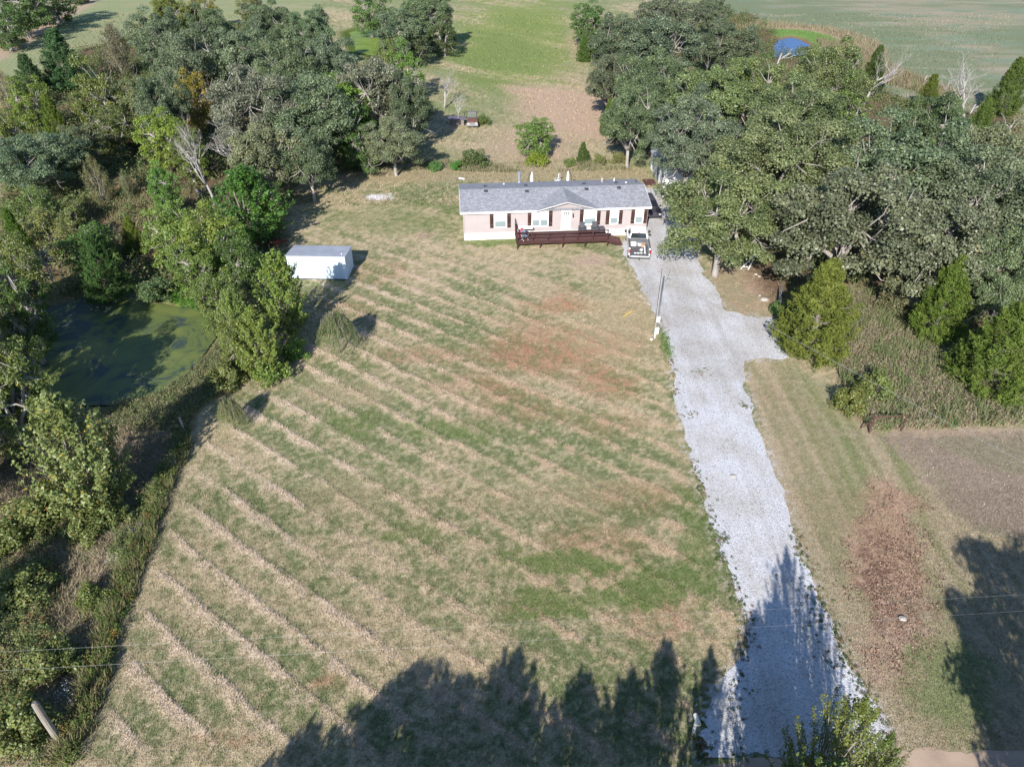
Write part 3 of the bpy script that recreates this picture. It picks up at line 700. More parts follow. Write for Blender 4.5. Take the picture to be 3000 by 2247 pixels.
# ------------------------------------------------------------------ mobile home
WHT = paint('white_trim', (.74, .74, .73), .55, .3, 0, .05)
SID = paint('pink_beige_siding', (.345, .302, .298), .6, .3, 0, .05, 1.2)
SKT = paint('white_skirting', (.72, .72, .71), .6, .3, 0, .06, 2)
SHUT = wood('red_brown_shutter', (.058, .030, .025), (.035, .018, .015), (1, 1, .3), .6)
GLS = glassy('window_glass', (.22, .27, .28), .15)
BLIND = paint('white_blind', (.62, .64, .64), .6, .2, 0, .05)
DARK = paint('black_metal', (.03, .03, .032), .5, .4, 0, .2)
GALV = paint('galvanised_metal', (.42, .46, .50), .4, .5, .6, .12, 4)
def shingle_mat():
    m, nt, b = newmat('grey_shingles'); L = nt.links
    tc = N(nt, 'ShaderNodeTexCoord')
    br = N(nt, 'ShaderNodeTexBrick'); br.inputs['Scale'].default_value = 1.0; br.inputs['Brick Width'].default_value = .30; br.inputs['Row Height'].default_value = .145
    br.inputs['Mortar Size'].default_value = .010; br.inputs['Color1'].default_value = (.225, .23, .25, 1); br.inputs['Color2'].default_value = (.35, .355, .385, 1); br.inputs['Mortar'].default_value = (.18, .185, .205, 1)
    br.inputs['Bias'].default_value = -.1
    L.new(tc.outputs['Object'], br.inputs['Vector'])
    no = N(nt, 'ShaderNodeTexNoise'); no.inputs['Scale'].default_value = 9; no.inputs['Detail'].default_value = 6; L.new(tc.outputs['Object'], no.inputs['Vector'])
    rp = N(nt, 'ShaderNodeValToRGB'); e = rp.color_ramp.elements; e[0].position = .35; e[0].color = (.72, .71, .71, 1); e[1].position = .65; e[1].color = (1.2, 1.2, 1.22, 1); L.new(no.outputs[0], rp.inputs[0])
    mx = N(nt, 'ShaderNodeMix', data_type='RGBA', blend_type='MULTIPLY'); mx.inputs['Factor'].default_value = 1; L.new(br.outputs[0], mx.inputs['A']); L.new(rp.outputs[0], mx.inputs['B'])
    L.new(mx.outputs['Result'], b.inputs['Base Color']); b.inputs['Roughness'].default_value = .85; b.inputs['Specular IOR Level'].default_value = .25
    bp = N(nt, 'ShaderNodeBump'); bp.inputs['Strength'].default_value = .5; bp.inputs['Distance'].default_value = .02; L.new(br.outputs[0], bp.inputs['Height']); L.new(bp.outputs[0], b.inputs['Normal'])
    return m
SHG = shingle_mat()
HX, HY, HA = -4.98, 70.72, math.radians(4.4)
HL, HD = 19.12, 7.3
house = empty('mobile_home', (HX, HY, 0), HA, 'long pale pink mobile home with grey shingle roof and brown shutters', 'house')
def LC(x, y):
    dx, dy = x - HX, y - HY; c, s = math.cos(HA), math.sin(HA); return dx * c + dy * s, -dx * s + dy * c
def HW(x, y, z=0):
    c, s = math.cos(HA), math.sin(HA); return (HX + x * c - y * s, HY + x * s + y * c, z)
ZS, ZE, ZR, OV = .78, 3.05, 4.22, .30
MB().box(.02, HL - .02, .02, HD - .02, -.1, ZS).build('skirting', SKT, house)
fl = MB()
for i in range(26): fl.box(.4 + i * .73, .42 + i * .73, 0, .021, -.05, ZS - .03)
fl.build('skirting_seam', WHT, house)['kind'] = 'stuff'
core = MB(); core.box(.03, HL - .03, .03, HD - .03, ZS, ZE); core.build('wall', SID, house)
for nm, base in (('front', 0), ('back', 1)):
    b_ = MB(); k = 0; zz = ZS
    while zz < ZE - .01:
        z2 = min(zz + .1, ZE)
        if base == 0: b_.prism([(.03, zz), (.0, zz), (.022, z2), (.03, z2)], 'x', 0, HL)
        else: b_.prism([(HD - .03, zz), (HD, zz), (HD - .022, z2), (HD - .03, z2)], 'x', 0, HL)
        zz += .1
    o = b_.build('siding', SID, house); o['kind'] = 'stuff'
    b_ = MB(); zz = ZS
    X0, X1 = (0, .03) if base == 0 else (HL - .03, HL)
    while zz < ZE - .01:
        z2 = min(zz + .1, ZE); s_ = -1 if base == 0 else 1
        e_ = X0 if base == 0 else X1; ii = X1 if base == 0 else X0
        b_.prism([(ii, zz), (e_, zz), (e_ - s_ * .022, z2), (ii, z2)], 'y', .03, HD - .03); zz += .1
    o = b_.build('siding', SID, house); o['kind'] = 'stuff'
for x_ in (-.02, HL - .10):
    MB().box(x_, x_ + .12, -.02, .10, ZS, ZE).build('corner_trim', SID, house)
# gable ends of the low roof
for x0, x1 in ((.0, .06), (HL - .06, HL)):
    MB().prism([(0, ZE), (HD, ZE), (HD / 2, ZE + .70)], 'x', x0, x1).build('gable_end', SID, house)
# main roof
roof = MB()
sl = .215
def rz(y): return ZE + .16 + (y + OV) * sl if y <= HD / 2 else ZE + .16 + (HD + OV - y) * sl
ZT = rz(HD / 2)
roof.prism([(-OV, rz(-OV)), (HD / 2, ZT), (HD + OV, rz(HD + OV)), (HD + OV, rz(HD + OV) - .05), (HD / 2, ZT - .09), (-OV, rz(-OV) - .05)], 'x', -.28, HL + .28)
rf = roof.build('roof', SHG, house)
MB().prism([(HD/2 - .14, ZT - .035 + .012), (HD/2, ZT + .018), (HD/2 + .14, ZT - .035 + .012), (HD/2, ZT - .02)], 'x', -.28, HL + .28).build('ridge_cap', paint('ridge_shingle', (.24, .235, .255), .85, .2, 0, .25, 9), rf)
MB().box(-.28, 7.55, -OV - .03, -OV, ZE - .06, ZE + .14).build('fascia', WHT, house)
MB().box(13.75, HL + .28, -OV - .03, -OV, ZE - .06, ZE + .14).build('fascia', WHT, house)
MB().box(-.28, HL + .28, HD + OV, HD + OV + .03, ZE - .06, ZE + .14).build('fascia', WHT, house)
MB().box(-.26, 7.5, -OV, -.001, ZE - .03, ZE + .0).build('soffit', WHT, house); MB().box(13.8, HL + .26, -OV, -.001, ZE - .03, ZE + .0).build('soffit', WHT, house)
MB().box(-.26, HL + .26, HD + .001, HD + OV, ZE - .03, ZE + .0).build('soffit', WHT, house)
for x0, x1 in ((-.31, -.28), (HL + .28, HL + .31)):
    MB().prism([(-OV, ZE - .02), (HD/2, ZT - .19), (HD + OV, ZE - .02), (HD + OV, rz(HD+OV) - .01), (HD/2, ZT + .01), (-OV, rz(-OV) - .01)], 'x', x0, x1).build('rake_board', WHT, house)
# front cross gable
GX0, GX1, GXM, GH = 7.45, 13.85, 10.62, .86
zr0 = ZE + .14
gb = MB()
ye = -OV - .08
yb = (GH - .0) / sl - OV + .05
a_, b_, c_ = (GX0, ye, zr0 + .03), (GXM, ye, zr0 + GH + .03), (GX1, ye, zr0 + .03)
bk = (GXM, yb, zr0 + GH + .03)
aa, cc = (GX0 - .12, -OV + .02, zr0 + .03), (GX1 + .12, -OV + .02, zr0 + .03)
gb.add([a_, b_, bk, aa], [(0, 1, 2, 3)]); gb.add([c_, b_, bk, cc], [(1, 0, 3, 2)])
gb.add([(p[0], p[1], p[2] - .05) for p in (a_, b_, bk, aa)], [(3, 2, 1, 0)]); gb.add([(p[0], p[1], p[2] - .05) for p in (c_, b_, bk, cc)], [(2, 3, 0, 1)])
gb.build('porch_gable_roof', SHG, house)
gw = MB()
gw.prism([(GX0 + .25, ZE - .06), (GX1 - .25, ZE - .06), (GXM, zr0 + GH - .14)], 'y', -.05, .0); gw.build('gable_wall', SID, house)
for k in range(8):
    t = k / 8; xa = GX0 + .4 + (GXM - GX0 - .4) * t; xb = GX1 - .4 - (GX1 - GXM - .4) * t
    MB().box(xa, xb, -.062, -.0502, ZE - .02 + k * .1, ZE - .005 + k * .1).build('siding_lap', SID, house)
for p, q in ((a_, b_), (c_, b_)):
    MB().bar((p[0], ye - .015, p[2] - .10), (q[0], ye - .015, q[2] - .10), .03, .20, (0, 1, 0)).build('barge_board', WHT, house)
gs = MB(); gs.add([(GX0, ye, zr0 - .06), (GXM, ye, zr0 + GH - .06), (GXM, -.05, zr0 + GH - .06), (GX0, -.05, zr0 - .06)], [(0, 1, 2, 3)])
gs.add([(GX1, ye, zr0 - .06), (GXM, ye, zr0 + GH - .062), (GXM, -.05, zr0 + GH - .062), (GX1, -.05, zr0 - .06)], [(3, 2, 1, 0)]); gs.build('porch_soffit', WHT, house)
# windows
def window(x0, x1, n=1, z0=1.28, z1=3.0):
    f = MB(); t = .12
    f.box(x0, x1, -.05, -.001, z0, z0 + t); f.box(x0, x1, -.05, -.001, z1 - t, z1); f.box(x0, x0 + t, -.05, -.001, z0 + t, z1 - t); f.box(x1 - t, x1, -.05, -.001, z0 + t, z1 - t)
    wroot = f.build('window', WHT, house)
    wi = (x1 - x0 - 2 * t - (n - 1) * .14) / n; zm = z0 + (z1 - z0) * .44
    for i in range(n):
        a = x0 + t + i * (wi + .14)
        if i: MB().box(a - .14, a, -.045, -.001, z0 + t, z1 - t).build('mullion', WHT, wroot)
        MB().box(a, a + wi, -.034, -.02, zm - .025, zm + .025).build('sash_bar', WHT, wroot)
        MB().box(a, a + wi, -.028, -.004, z0 + t, zm - .025).build('pane', GLS, wroot)
        MB().box(a, a + wi, -.020, -.004, zm + .025, z1 - t).build('blind', BLIND, wroot)
def shutter(x0, x1, z0=1.30, z1=2.98):
    s = MB().box(x0, x1, -.022, -.001, z0, z1).build('shutter', SHUT, house)
    wv = (x1 - x0 - .02) / 3
    for i in range(3): MB().box(x0 + i * (wv + .01), x0 + i * (wv + .01) + wv, -.04, -.0225, z0, z1).build('board', SHUT, s)
    for zz in (z0 + .28, z1 - .38): MB().box(x0, x1, -.058, -.0405, zz, zz + .11).build('batten', paint('shutter_batten', (.09, .048, .04), .6), s)
for a, b, n, s0, s1 in ((3.12, 4.48, 1, 2.72, 4.87), (7.02, 8.78, 2, 6.62, 9.17), (12.42, 13.78, 1, 12.02, 14.17), (15.15, 16.1, 1, 14.75, 16.49), (17.80, 18.72, 1, 17.40, 19.10)):
    window(a, b, n); shutter(s0, s0 + .38); shutter(s1 - .38 if s1 - .38 > b else b + .02, s1 if s1 - .38 > b else b + .36)
dr = MB(); dr.box(10.10, 11.12, -.05, -.001, ZS, 2.98); dr = dr.build('door', WHT, house)
MB().box(10.18, 11.04, -.075, -.051, ZS + .04, 2.90).build('door_panel', WHT, dr, bevel=.01)
for i in range(3):
    for j in range(2): MB().box(10.36 + i * .19, 10.50 + i * .19, -.085, -.0752, 2.50 + j * .2, 2.64 + j * .2).build('pane', glassy('dark_glass', (.02, .025, .03)), dr)
MB().sphere((10.95, -.10, 1.75), .035).build('door_handle', GALV, dr)
lt = MB(); lt.box(11.26, 11.36, -.06, -.001, 2.35, 2.62); lt.tube([(11.31, -.12, 2.25), (11.31, -.12, 2.6)], [.07, .05], 6); lt.build('wall_lantern', DARK, house)
MB().box(16.6, 17.3, -.01, .018, .15, .62).build('access_panel', paint('grey_panel', (.60, .62, .60), .6), house)
# roof furniture
VENT = paint('roof_vent_black', (.05, .052, .06), .5, .4); 
def onroof(u, v):
    x, y = G(u, v, 4.0); lx, ly = LC(x, y); ly = min(max(ly, -.2), HD + .2); 
    for _ in range(4):
        x, y = G(u, v, rz(ly)); lx, ly = LC(x, y)
    return lx, ly, rz(ly)
for u, v in ((1423, 562), (1543, 562), (1718, 556), (1813, 552)):
    x, y, z = onroof(u, v); b_ = MB(); b_.box(x - .16, x + .16, y - .16, y + .16, z - .02, z + .10); b_.box(x - .2, x + .2, y - .2, y + .2, z + .10, z + .14); b_.build('roof_vent', VENT, rf, bevel=.01)
for u, v in ((1421, 547), (1540, 545), (1711, 540), (1804, 537)):
    x, y, z = onroof(u, v); MB().box(x - .17, x + .17, y - .15, y + .15, z - .02, z + .12).build('roof_vent', VENT, rf, bevel=.01)
for u, v in ((1476, 540), (1834, 536)):
    x, y, z = onroof(u, v); MB().cyl((x, y), .10, z - .02, z + .10, 8).build('vent_cap', WHT, rf)
x, y, z = onroof(1764, 533); b_ = MB(); b_.cyl((x, y), .14, z - .03, z + .18, 10); b_.sphere((x, y, z + .28), .17, n=10); b_.build('turbine_vent', paint('rusty_turbine', (.42, .36, .33), .5, .4, .3, .3), rf)
x, y, z = onroof(1799, 531); MB().cyl((x, y), .06, z - .03, z + .35, 8).build('vent_pipe', WHT, rf)
x, y, z = onroof(1863, 534); MB().cyl((x, y), .05, z - .03, z + .25, 8).build('vent_pipe', DARK, rf)
x, y, z = onroof(1521, 534)
ch = MB(); ch.tube([(x, y, z - .1), (x, y, z + .12), (x, y, z + .14), (x, y, z + 1.0)], [.24, .19, .15, .15], 14); ch.tube([(x, y, z + 1.0), (x, y, z + 1.12)], [.21, .21], 14); ch.tube([(x, y, z + 1.13), (x, y, z + 1.22)], [.24, .06], 14)
ch.build('chimney', GALV, rf)
x, y, z = onroof(1353, 535)
MB().tube([(x, y, z), (x, y, z + .45)], [.025, .025], 6).build('dish_mast', DARK, rf)
MB().bar((x - .33, y, z + .56), (x + .30, y, z + .44), .38, .05).build('satellite_dish', WHT, rf)
x, y, z = HL + .15, 3.0, 0

# ------------------------------------------------------------------ deck
DK = wood('red_brown_deck', (.070, .033, .031), (.042, .020, .019), (.25, 1, 1), .65)
DK2 = wood('worn_deck_boards', (.125, .062, .058), (.075, .034, .032), (.25, 1, 1), .7)
deck = empty('wooden_deck', HW(0, 0), HA, 'red-brown wooden deck with railing and side stairs along the house front', 'deck')
DX0, DX1, DY, DZ = 5.32, 14.66, -2.35, .74
for i in range(16):
    y0 = -.03 - (i + 1) * .145; MB().box(DX0, DX1, y0, y0 + .136, DZ - .035, DZ).build('deck_board', DK2, deck)
MB().box(DX0, DX1, DY - .04, DY, DZ - .26, DZ - .0).build('rim_joist', DK, deck)
MB().box(DX0 - .04, DX0, DY, -.03, DZ - .26, DZ - .0).build('rim_joist', DK, deck)
MB().box(DX1, DX1 + .04, DY, -.03, DZ - .26, DZ - .0).build('rim_joist', DK, deck)
for x in np.linspace(DX0 + .05, DX1 - .05, 5):
    MB().box(x - .06, x + .06, DY - .14, DY - .042, -.1, DZ + .02).build('support_post', DK, deck)
for x in np.linspace(DX0 + .05, DX1 - .05, 5):
    MB().box(x - .05, x + .05, -.45, -.35, -.1, DZ - .05).build('support_post', DK, deck)
for x in np.linspace(DX0 + .05, DX1 - .05, 7):
    MB().box(x - .05, x + .05, DY + .005, DY + .095, DZ + .002, DZ + .92).build('rail_post', DK, deck)
    MB().bar((x, DY + .12, DZ + .85), (x + .04, DY + .42, DZ + .04), .045, .07).build('rail_brace', DK, deck)
MB().box(DX0 - .06, DX1 + .06, DY - .06, DY + .16, DZ + .922, DZ + .962).build('top_rail', DK, deck)
MB().box(DX0, DX1, DY + .03, DY + .07, DZ + .40, DZ + .49).build('mid_rail', DK, deck)
MB().box(DX0 - .03, DX0 + .09, -1.2, -1.1, DZ, DZ + .92).build('rail_post', DK, deck)
MB().box(DX0 - .05, DX0 + .11, DY + .17, -.06, DZ + .922, DZ + .962).build('top_rail', DK, deck)
MB().box(DX0 - .02, DX0 + .02, -.16, -.06, DZ, DZ + 1.55).build('end_post', DK, deck)
MB().bar((DX0, -.15, DZ + 1.5), (DX0, -1.1, DZ + .95), .05, .14).build('end_brace', DK, deck)
st = 5
for i in range(st):
    x0 = DX1 + .05 + i * .29; z = DZ - (i + 1) * .125
    MB().box(x0, x0 + .31, DY + .02, DY + 1.45, z - .04, z).build('stair_tread', DK2, deck)
    MB().box(x0, x0 + .02, DY + .06, DY + 1.42, z, z + .083).build('stair_riser', DK, deck)
for yy in (DY - .04, DY + 1.47):
    MB().prism([(DX1 + .05, DZ - .02), (DX1 + .05 + st * .29 + .1, .10), (DX1 + .05 + st * .29 + .1, -.08), (DX1 + 1.0, -.08), (DX1 + .05, DZ - .34)], 'y', yy, yy + .045).build('stringer', DK, deck)

# ------------------------------------------------------------------ things on the deck
WICK = paint('dark_grey_wicker', (.075, .078, .088), .7, .2, 0, .3, 25, .5, 60)
def wicker(x, y, label):
    r = empty('wicker_chair', HW(x, y, DZ), HA + math.pi, label, 'chair', 'wicker chairs on the deck')
    MB().box(-.28, .28, -.28, .28, .30, .42).build('seat', WICK, r, bevel=.02)
    MB().add([(-.28,-.30,.42),(.28,-.30,.42),(.26,-.42,.98),(-.26,-.42,.98),(-.28,-.24,.42),(.28,-.24,.42),(.26,-.36,.98),(-.26,-.36,.98)], [(0,1,2,3),(7,6,5,4),(3,2,6,7),(0,3,7,4),(1,5,6,2),(0,4,5,1)]).build('backrest', WICK, r)
    for s in (-1, 1):
        MB().box(s*.34 - .05, s*.34 + .05, -.30, .30, .56, .62).build('armrest', WICK, r, bevel=.01)
        for yy in (-.27, .25): MB().box(s*.34 - .03, s*.34 + .03, yy, yy + .05, 0, .56).build('leg', WICK, r)
    return r
def frontchair(x, y, label): 
    r = wicker(x, y, label); r.rotation_euler = (0, 0, HA + math.pi); return r
frontchair(12.25, -.55, 'left grey wicker armchair on the deck under the wide window')
frontchair(13.60, -.50, 'grey wicker armchair on the deck beside the wicker box')
wb_ = empty('wicker_box', HW(14.28, -.55, DZ), HA, 'grey wicker storage box at the stair end of the deck', 'box')
MB().box(-.24, .24, -.25, .25, 0, .48).build('body', WICK, wb_, bevel=.015); MB().box(-.26, .26, -.27, .27, .482, .53).build('lid', WICK, wb_, bevel=.01)
tb = empty('patio_table', HW(12.92, -.55, DZ), HA, 'small low table with white top between the two wicker chairs', 'table')
MB().box(-.24, .24, -.24, .24, .40, .43).build('table_top', WHT, tb)
for sx in (-1, 1):
    for sy in (-1, 1): MB().box(sx*.2-.02, sx*.2+.02, sy*.2-.02, sy*.2+.02, 0, .40).build('leg', DK, tb)
ft = empty('folding_table', HW(6.35, -.50, DZ), HA, 'white folding table on the deck near the left railing', 'table')
MB().box(-.75, .75, -.36, .36, .70, .745).build('table_top', WHT, ft, bevel=.01)
for sx in (-1, 1):
    for sy in (-1, 1): MB().tube([(sx*.6, sy*.28, 0), (sx*.55, sy*.28, .70)], [.018, .018], 6).build('leg', GALV, ft)
RED = paint('red_canvas', (.36, .02, .04), .7); BLU = paint('blue_grey_cloth', (.16, .19, .26), .8)
def camp(x, y, rz_, seatm, label):
    r = empty('folding_chair', HW(x, y, DZ), HA + rz_, label, 'folding chair')
    MB().add([(-.26,-.22,.42),(.26,-.22,.42),(.28,.24,.46),(-.28,.24,.46),(-.26,-.22,.40),(.26,-.22,.40),(.28,.24,.44),(-.28,.24,.44)], [(0,1,2,3),(7,6,5,4),(0,4,5,1),(1,5,6,2),(2,6,7,3),(3,7,4,0)]).build('seat', seatm, r)
    MB().add([(-.26,-.22,.44),(.26,-.22,.44),(.27,-.40,.95),(-.27,-.40,.95),(-.26,-.20,.44),(.26,-.20,.44),(.27,-.38,.95),(-.27,-.38,.95)], [(0,1,2,3),(7,6,5,4),(3,2,6,7),(0,3,7,4),(1,5,6,2),(0,4,5,1)]).build('backrest', seatm, r)
    for sx in (-1, 1):
        MB().tube([(sx*.28, .24, 0), (sx*.28, -.36, .6)], [.014]*2, 5).build('leg', GALV, r); MB().tube([(sx*.28, -.26, 0), (sx*.28, .26, .62)], [.014]*2, 5).build('leg', GALV, r)
        MB().box(sx*.28-.03, sx*.28+.03, -.3, .25, .60, .63).build('armrest', seatm, r)
camp(5.75, -1.55, 2.4, RED, 'red folding canvas chair against the left end railing of the deck')
camp(6.15, -1.95, 3.6, BLU, 'red and blue-grey folding chair near the front rail of the deck')

# ------------------------------------------------------------------ vehicles
TWH = paint('white_car_paint', (.78, .78, .78), .25, .6, 0, .02); TIRE = paint('tyre_rubber', (.03, .03, .03), .85, .2); RIM = paint('alloy_rim', (.55, .56, .58), .3, .6, .8, .05)
DG = glassy('tinted_glass', (.012, .014, .016), .06, .7); LINER = paint('bed_liner', (.10, .10, .105), .7, .3, 0, .2, 6); RL = paint('red_tail_lamp', (.45, .02, .02), .3, .6)
def wheel(x, y, r, root, s):
    w_ = MB().tube([(x - .12, y, r), (x + .12, y, r)], [r, r], 20).build('wheel', TIRE, root, bevel=.015)
    MB().tube([(x + s*.10, y, r), (x + s*.135, y, r)], [r*.62, r*.58], 14).build('rim', RIM, w_)
def arc(cy_, r, z, n=7): return [(cy_ + r * math.cos(a), z + r * math.sin(a)) for a in np.linspace(math.pi, 0, n)]
pk = empty('pickup_truck', (12.72, 68.75, .02), math.radians(-4.5), 'white pickup truck with open tailgate on the gravel in front of the house', 'pickup truck')
pk.scale = (1.07,) * 3
z0 = .42
b1 = MB()
prof = [(-.62, z0)] + [(.55, z0)] + [(1.42, z0)] + arc(1.86, .46, .42) + [(2.34, z0), (2.74, z0 + .05), (2.80, .95), (2.70, 1.12), (1.35, 1.24), (-.62, 1.24)]
b1.prism(prof, 'x', -.98, .98); b1.build('body', TWH, pk, bevel=.04)
for s in (-1, 1):
    xa, xb = (.86, .98) if s > 0 else (-.98, -.86)
    MB().prism([(-2.72, .62), (-2.36, .5)] + arc(-1.92, .44, .46) + [(-1.46, .45), (-.625, .42), (-.625, 1.34), (-2.70, 1.34), (-2.76, 1.2)], 'x', xa, xb).build('bed_side', TWH, pk, bevel=.025)
    MB().box(min(xa, xb) - .005, max(xa, xb) + .005, -2.66, -.66, 1.342, 1.37).build('bed_rail', LINER, pk)
    MB().box(s * .92 - .055, s * .92 + .055, -2.79, -2.72, .86, 1.22).build('tail_lamp', RL, pk, bevel=.01)
MB().box(-.859, .859, -2.70, -.63, .74, .80).build('bed_floor', LINER, pk)
for i in range(9): MB().box(-.70 + i * .17, -.64 + i * .17, -2.68, -.66, .801, .818).build('floor_rib', LINER, pk)
MB().box(-.859, .859, -.69, -.632, .80, 1.34).build('bulkhead', LINER, pk)
for s in (-1, 1): MB().box(s * .79 - .065, s * .79 + .065, -2.25, -1.5, .80, 1.05).build('wheel_well', LINER, pk, bevel=.03)
MB().box(-.80, .80, -3.22, -2.72, .74, .80).build('tailgate', LINER, pk, bevel=.01)
MB().box(-.80, .80, -3.24, -3.221, .735, .80).build('tailgate_edge', TWH, pk)
MB().box(-.94, .94, -2.95, -2.78, .48, .66).build('rear_bumper', RIM, pk, bevel=.03)
cab = MB(); cb = [(-.92, -.60, 1.24), (.92, -.60, 1.24), (.92, 1.42, 1.24), (-.92, 1.42, 1.24), (-.72, -.42, 1.90), (.72, -.42, 1.90), (.70, .78, 1.90), (-.70, .78, 1.90)]
cab.add(cb, [(0,3,2,1),(4,5,6,7),(0,1,5,4),(1,2,6,5),(2,3,7,6),(3,0,4,7)]); cab.build('cab', TWH, pk, bevel=.05)
def lerp(a, b, t): return tuple(a[i] + (b[i] - a[i]) * t for i in range(3))
def facepane(A, B, C_, D, u0, u1, v0, v1, off, name, mat, root):
    def pt(u_, v_): return Vector(lerp(lerp(A, B, u_), lerp(D, C_, u_), v_))
    p = [pt(u0, v0), pt(u1, v0), pt(u1, v1), pt(u0, v1)]; n = (p[1] - p[0]).cross(p[3] - p[0]).normalized() * off
    v = [tuple(q - n * .5) for q in p] + [tuple(q + n) for q in p]
    return MB().add(v, [(3,2,1,0),(4,5,6,7),(0,1,5,4),(1,2,6,5),(2,3,7,6),(3,0,4,7)]).build(name, mat, root)
facepane(cb[0], cb[1], cb[5], cb[4], .07, .93, .14, .84, .012, 'rear_window', DG, pk)
facepane(cb[2], cb[3], cb[7], cb[6], .07, .93, .10, .90, .012, 'windshield', DG, pk)
facepane(cb[1], cb[2], cb[6], cb[5], .06, .36, .12, .84, .012, 'side_window', DG, pk); facepane(cb[1], cb[2], cb[6], cb[5], .40, .84, .12, .84, .012, 'side_window', DG, pk)
facepane(cb[3], cb[0], cb[4], cb[7], .64, .94, .12, .84, .012, 'side_window', DG, pk); facepane(cb[3], cb[0], cb[4], cb[7], .16, .60, .12, .84, .012, 'side_window', DG, pk)
MB().box(-.12, .12, -.50, -.46, 1.84, 1.88).build('brake_lamp', RL, pk)
for s in (-1, 1):
    m_ = MB().box(s * 1.12 - .11, s * 1.12 + .11, 1.0, 1.12, 1.18, 1.42).build('mirror', DARK, pk, bevel=.02)
    wheel(s * .88, 1.86, .38, pk, s); wheel(s * .88, -1.92, .38, pk, s)
    MB().box(s * .74 - .14, s * .74 + .14, 2.72, 2.80, .80, .98).build('headlight', glassy('lamp_glass', (.6, .6, .62)), pk)
MB().tube([(0, -2.95, .42), (0, -3.25, .42)], [.03, .03], 6).build('hitch', DARK, pk)
# load in the bed
def on_truck(x, y, z):
    a = math.radians(-4.5); x *= 1.07; y *= 1.07; return (12.72 + x * math.cos(a) - y * math.sin(a), 68.75 + x * math.sin(a) + y * math.cos(a), z * 1.07 + .02)
def load(name, x, y, z, rz_, label, cat, parts):
    r = empty(name, on_truck(x, y, z), math.radians(-4.5) + rz_, label, cat)
    for nm, mb, mt in parts: mb.build(nm, mt, r, bevel=.01 if nm != 'fold' else 0)
    return r
PLAS = paint('white_plastic', (.72, .73, .74), .4, .4); TAN = paint('cardboard', (.42, .27, .17), .85)
load('storage_tote', -.48, -1.05, .82, .1, 'white plastic box at the front left of the truck bed', 'box', [('body', MB().box(-.27, .27, -.2, .2, 0, .30), PLAS), ('lid', MB().box(-.29, .29, -.22, .22, .302, .34), PLAS)])
bb = load('bucket', .10, -1.0, .82, 0, 'clear round plastic tub in the middle of the truck bed', 'bucket', [('body', MB().tube([(0,0,0),(0,0,.34)], [.20,.25], 14), PLAS), ('rim', MB().tube([(0,0,.342),(0,0,.37)], [.27,.27], 14), GALV)])
load('cardboard_box', .46, -1.15, .82, -.2, 'brown cardboard box by the right side of the truck bed', 'box', [('body', MB().box(-.18, .18, -.3, .3, 0, .26), TAN), ('fold', MB().box(-.2, -.02, -.3, .3, .262, .275), TAN)])
load('white_board', .52, -2.1, .83, -.05, 'long white board lying along the right of the truck bed', 'board', [('plank', MB().box(-.06, .06, -.95, .75, .10, .13), PLAS), ('cleat', MB().box(-.09, .09, -.6, -.5, .0, .098), PLAS)])
load('crumpled_bag', .20, -2.15, .82, .5, 'crumpled white bag lying mid bed with a dark hose', 'bag', [('cloth', MB().sphere((0,0,.10), .2, 1, .7, .5, 10, 6, .5, 3), PLAS), ('hose', MB().tube([(.1,-.1,.1),(.22,.05,.16),(.16,.2,.1)], [.03,.03,.03], 6), DARK)])
for i, (xx, lb) in enumerate(((-.38, 'white rag on the tailgate left of the others'), (-.10, 'crumpled white rag in the middle of the tailgate'), (.18, 'white rag on the tailgate right of the middle one'))):
    o = MB().sphere((0, 0, .05), .13, 1.1, .7, .45, 9, 5, .6, 10 + i).build('white_rag', PLAS); o.location = on_truck(xx, -2.78 + .04 * i, .82); tag(o, lb, 'rag', 'rags on the tailgate')

def car(loc, rzv, mat, label, suv=True, name='parked_car'):
    r = empty(name, loc, rzv, label, 'car')
    p_ = [(-2.2, .35)] + arc(-1.45, .38, .36) + [(1.0, .33)] + arc(1.42, .38, .36) + [(2.2, .40), (2.28, .72), (2.15, .92), (1.05, 1.06), (-2.1, 1.08), (-2.28, .9)]
    MB().prism(p_, 'x', -.9, .9).build('body', mat, r, bevel=.05)
    t = 1.62 if suv else 1.42; yb_ = -1.95 if suv else -1.3
    c = [(-.86, yb_ - .2, 1.06), (.86, yb_ - .2, 1.06), (.86, 1.1, 1.06), (-.86, 1.1, 1.06), (-.66, yb_ + .15, t), (.66, yb_ + .15, t), (.64, .25, t), (-.64, .25, t)]
    MB().add(c, [(0,3,2,1),(4,5,6,7),(0,1,5,4),(1,2,6,5),(2,3,7,6),(3,0,4,7)]).build('cabin', mat, r, bevel=.05)
    facepane(c[2], c[3], c[7], c[6], .06, .94, .08, .92, .012, 'windshield', DG, r); facepane(c[0], c[1], c[5], c[4], .08, .92, .15, .88, .012, 'rear_window', DG, r)
    facepane(c[1], c[2], c[6], c[5], .05, .46, .14, .86, .012, 'side_window', DG, r); facepane(c[1], c[2], c[6], c[5], .50, .86, .14, .86, .012, 'side_window', DG, r)
    facepane(c[3], c[0], c[4], c[7], .14, .50, .14, .86, .012, 'side_window', DG, r); facepane(c[3], c[0], c[4], c[7], .54, .95, .14, .86, .012, 'side_window', DG, r)
    for s in (-1, 1):
        wheel(s * .80, 1.42, .33, r, s); wheel(s * .80, -1.45, .33, r, s)
        MB().box(s*1.02-.09, s*1.02+.09, .78, .88, 1.02, 1.18).build('mirror', DARK, r, bevel=.02)
        MB().box(s*.68-.16, s*.68+.16, 2.2, 2.29, .66, .80).build('headlight', glassy('lamp_glass_b', (.5, .5, .52)), r)
        MB().box(s*.72-.12, s*.72+.12, -2.30, -2.2, .72, .92).build('tail_lamp', RL, r)
    return r
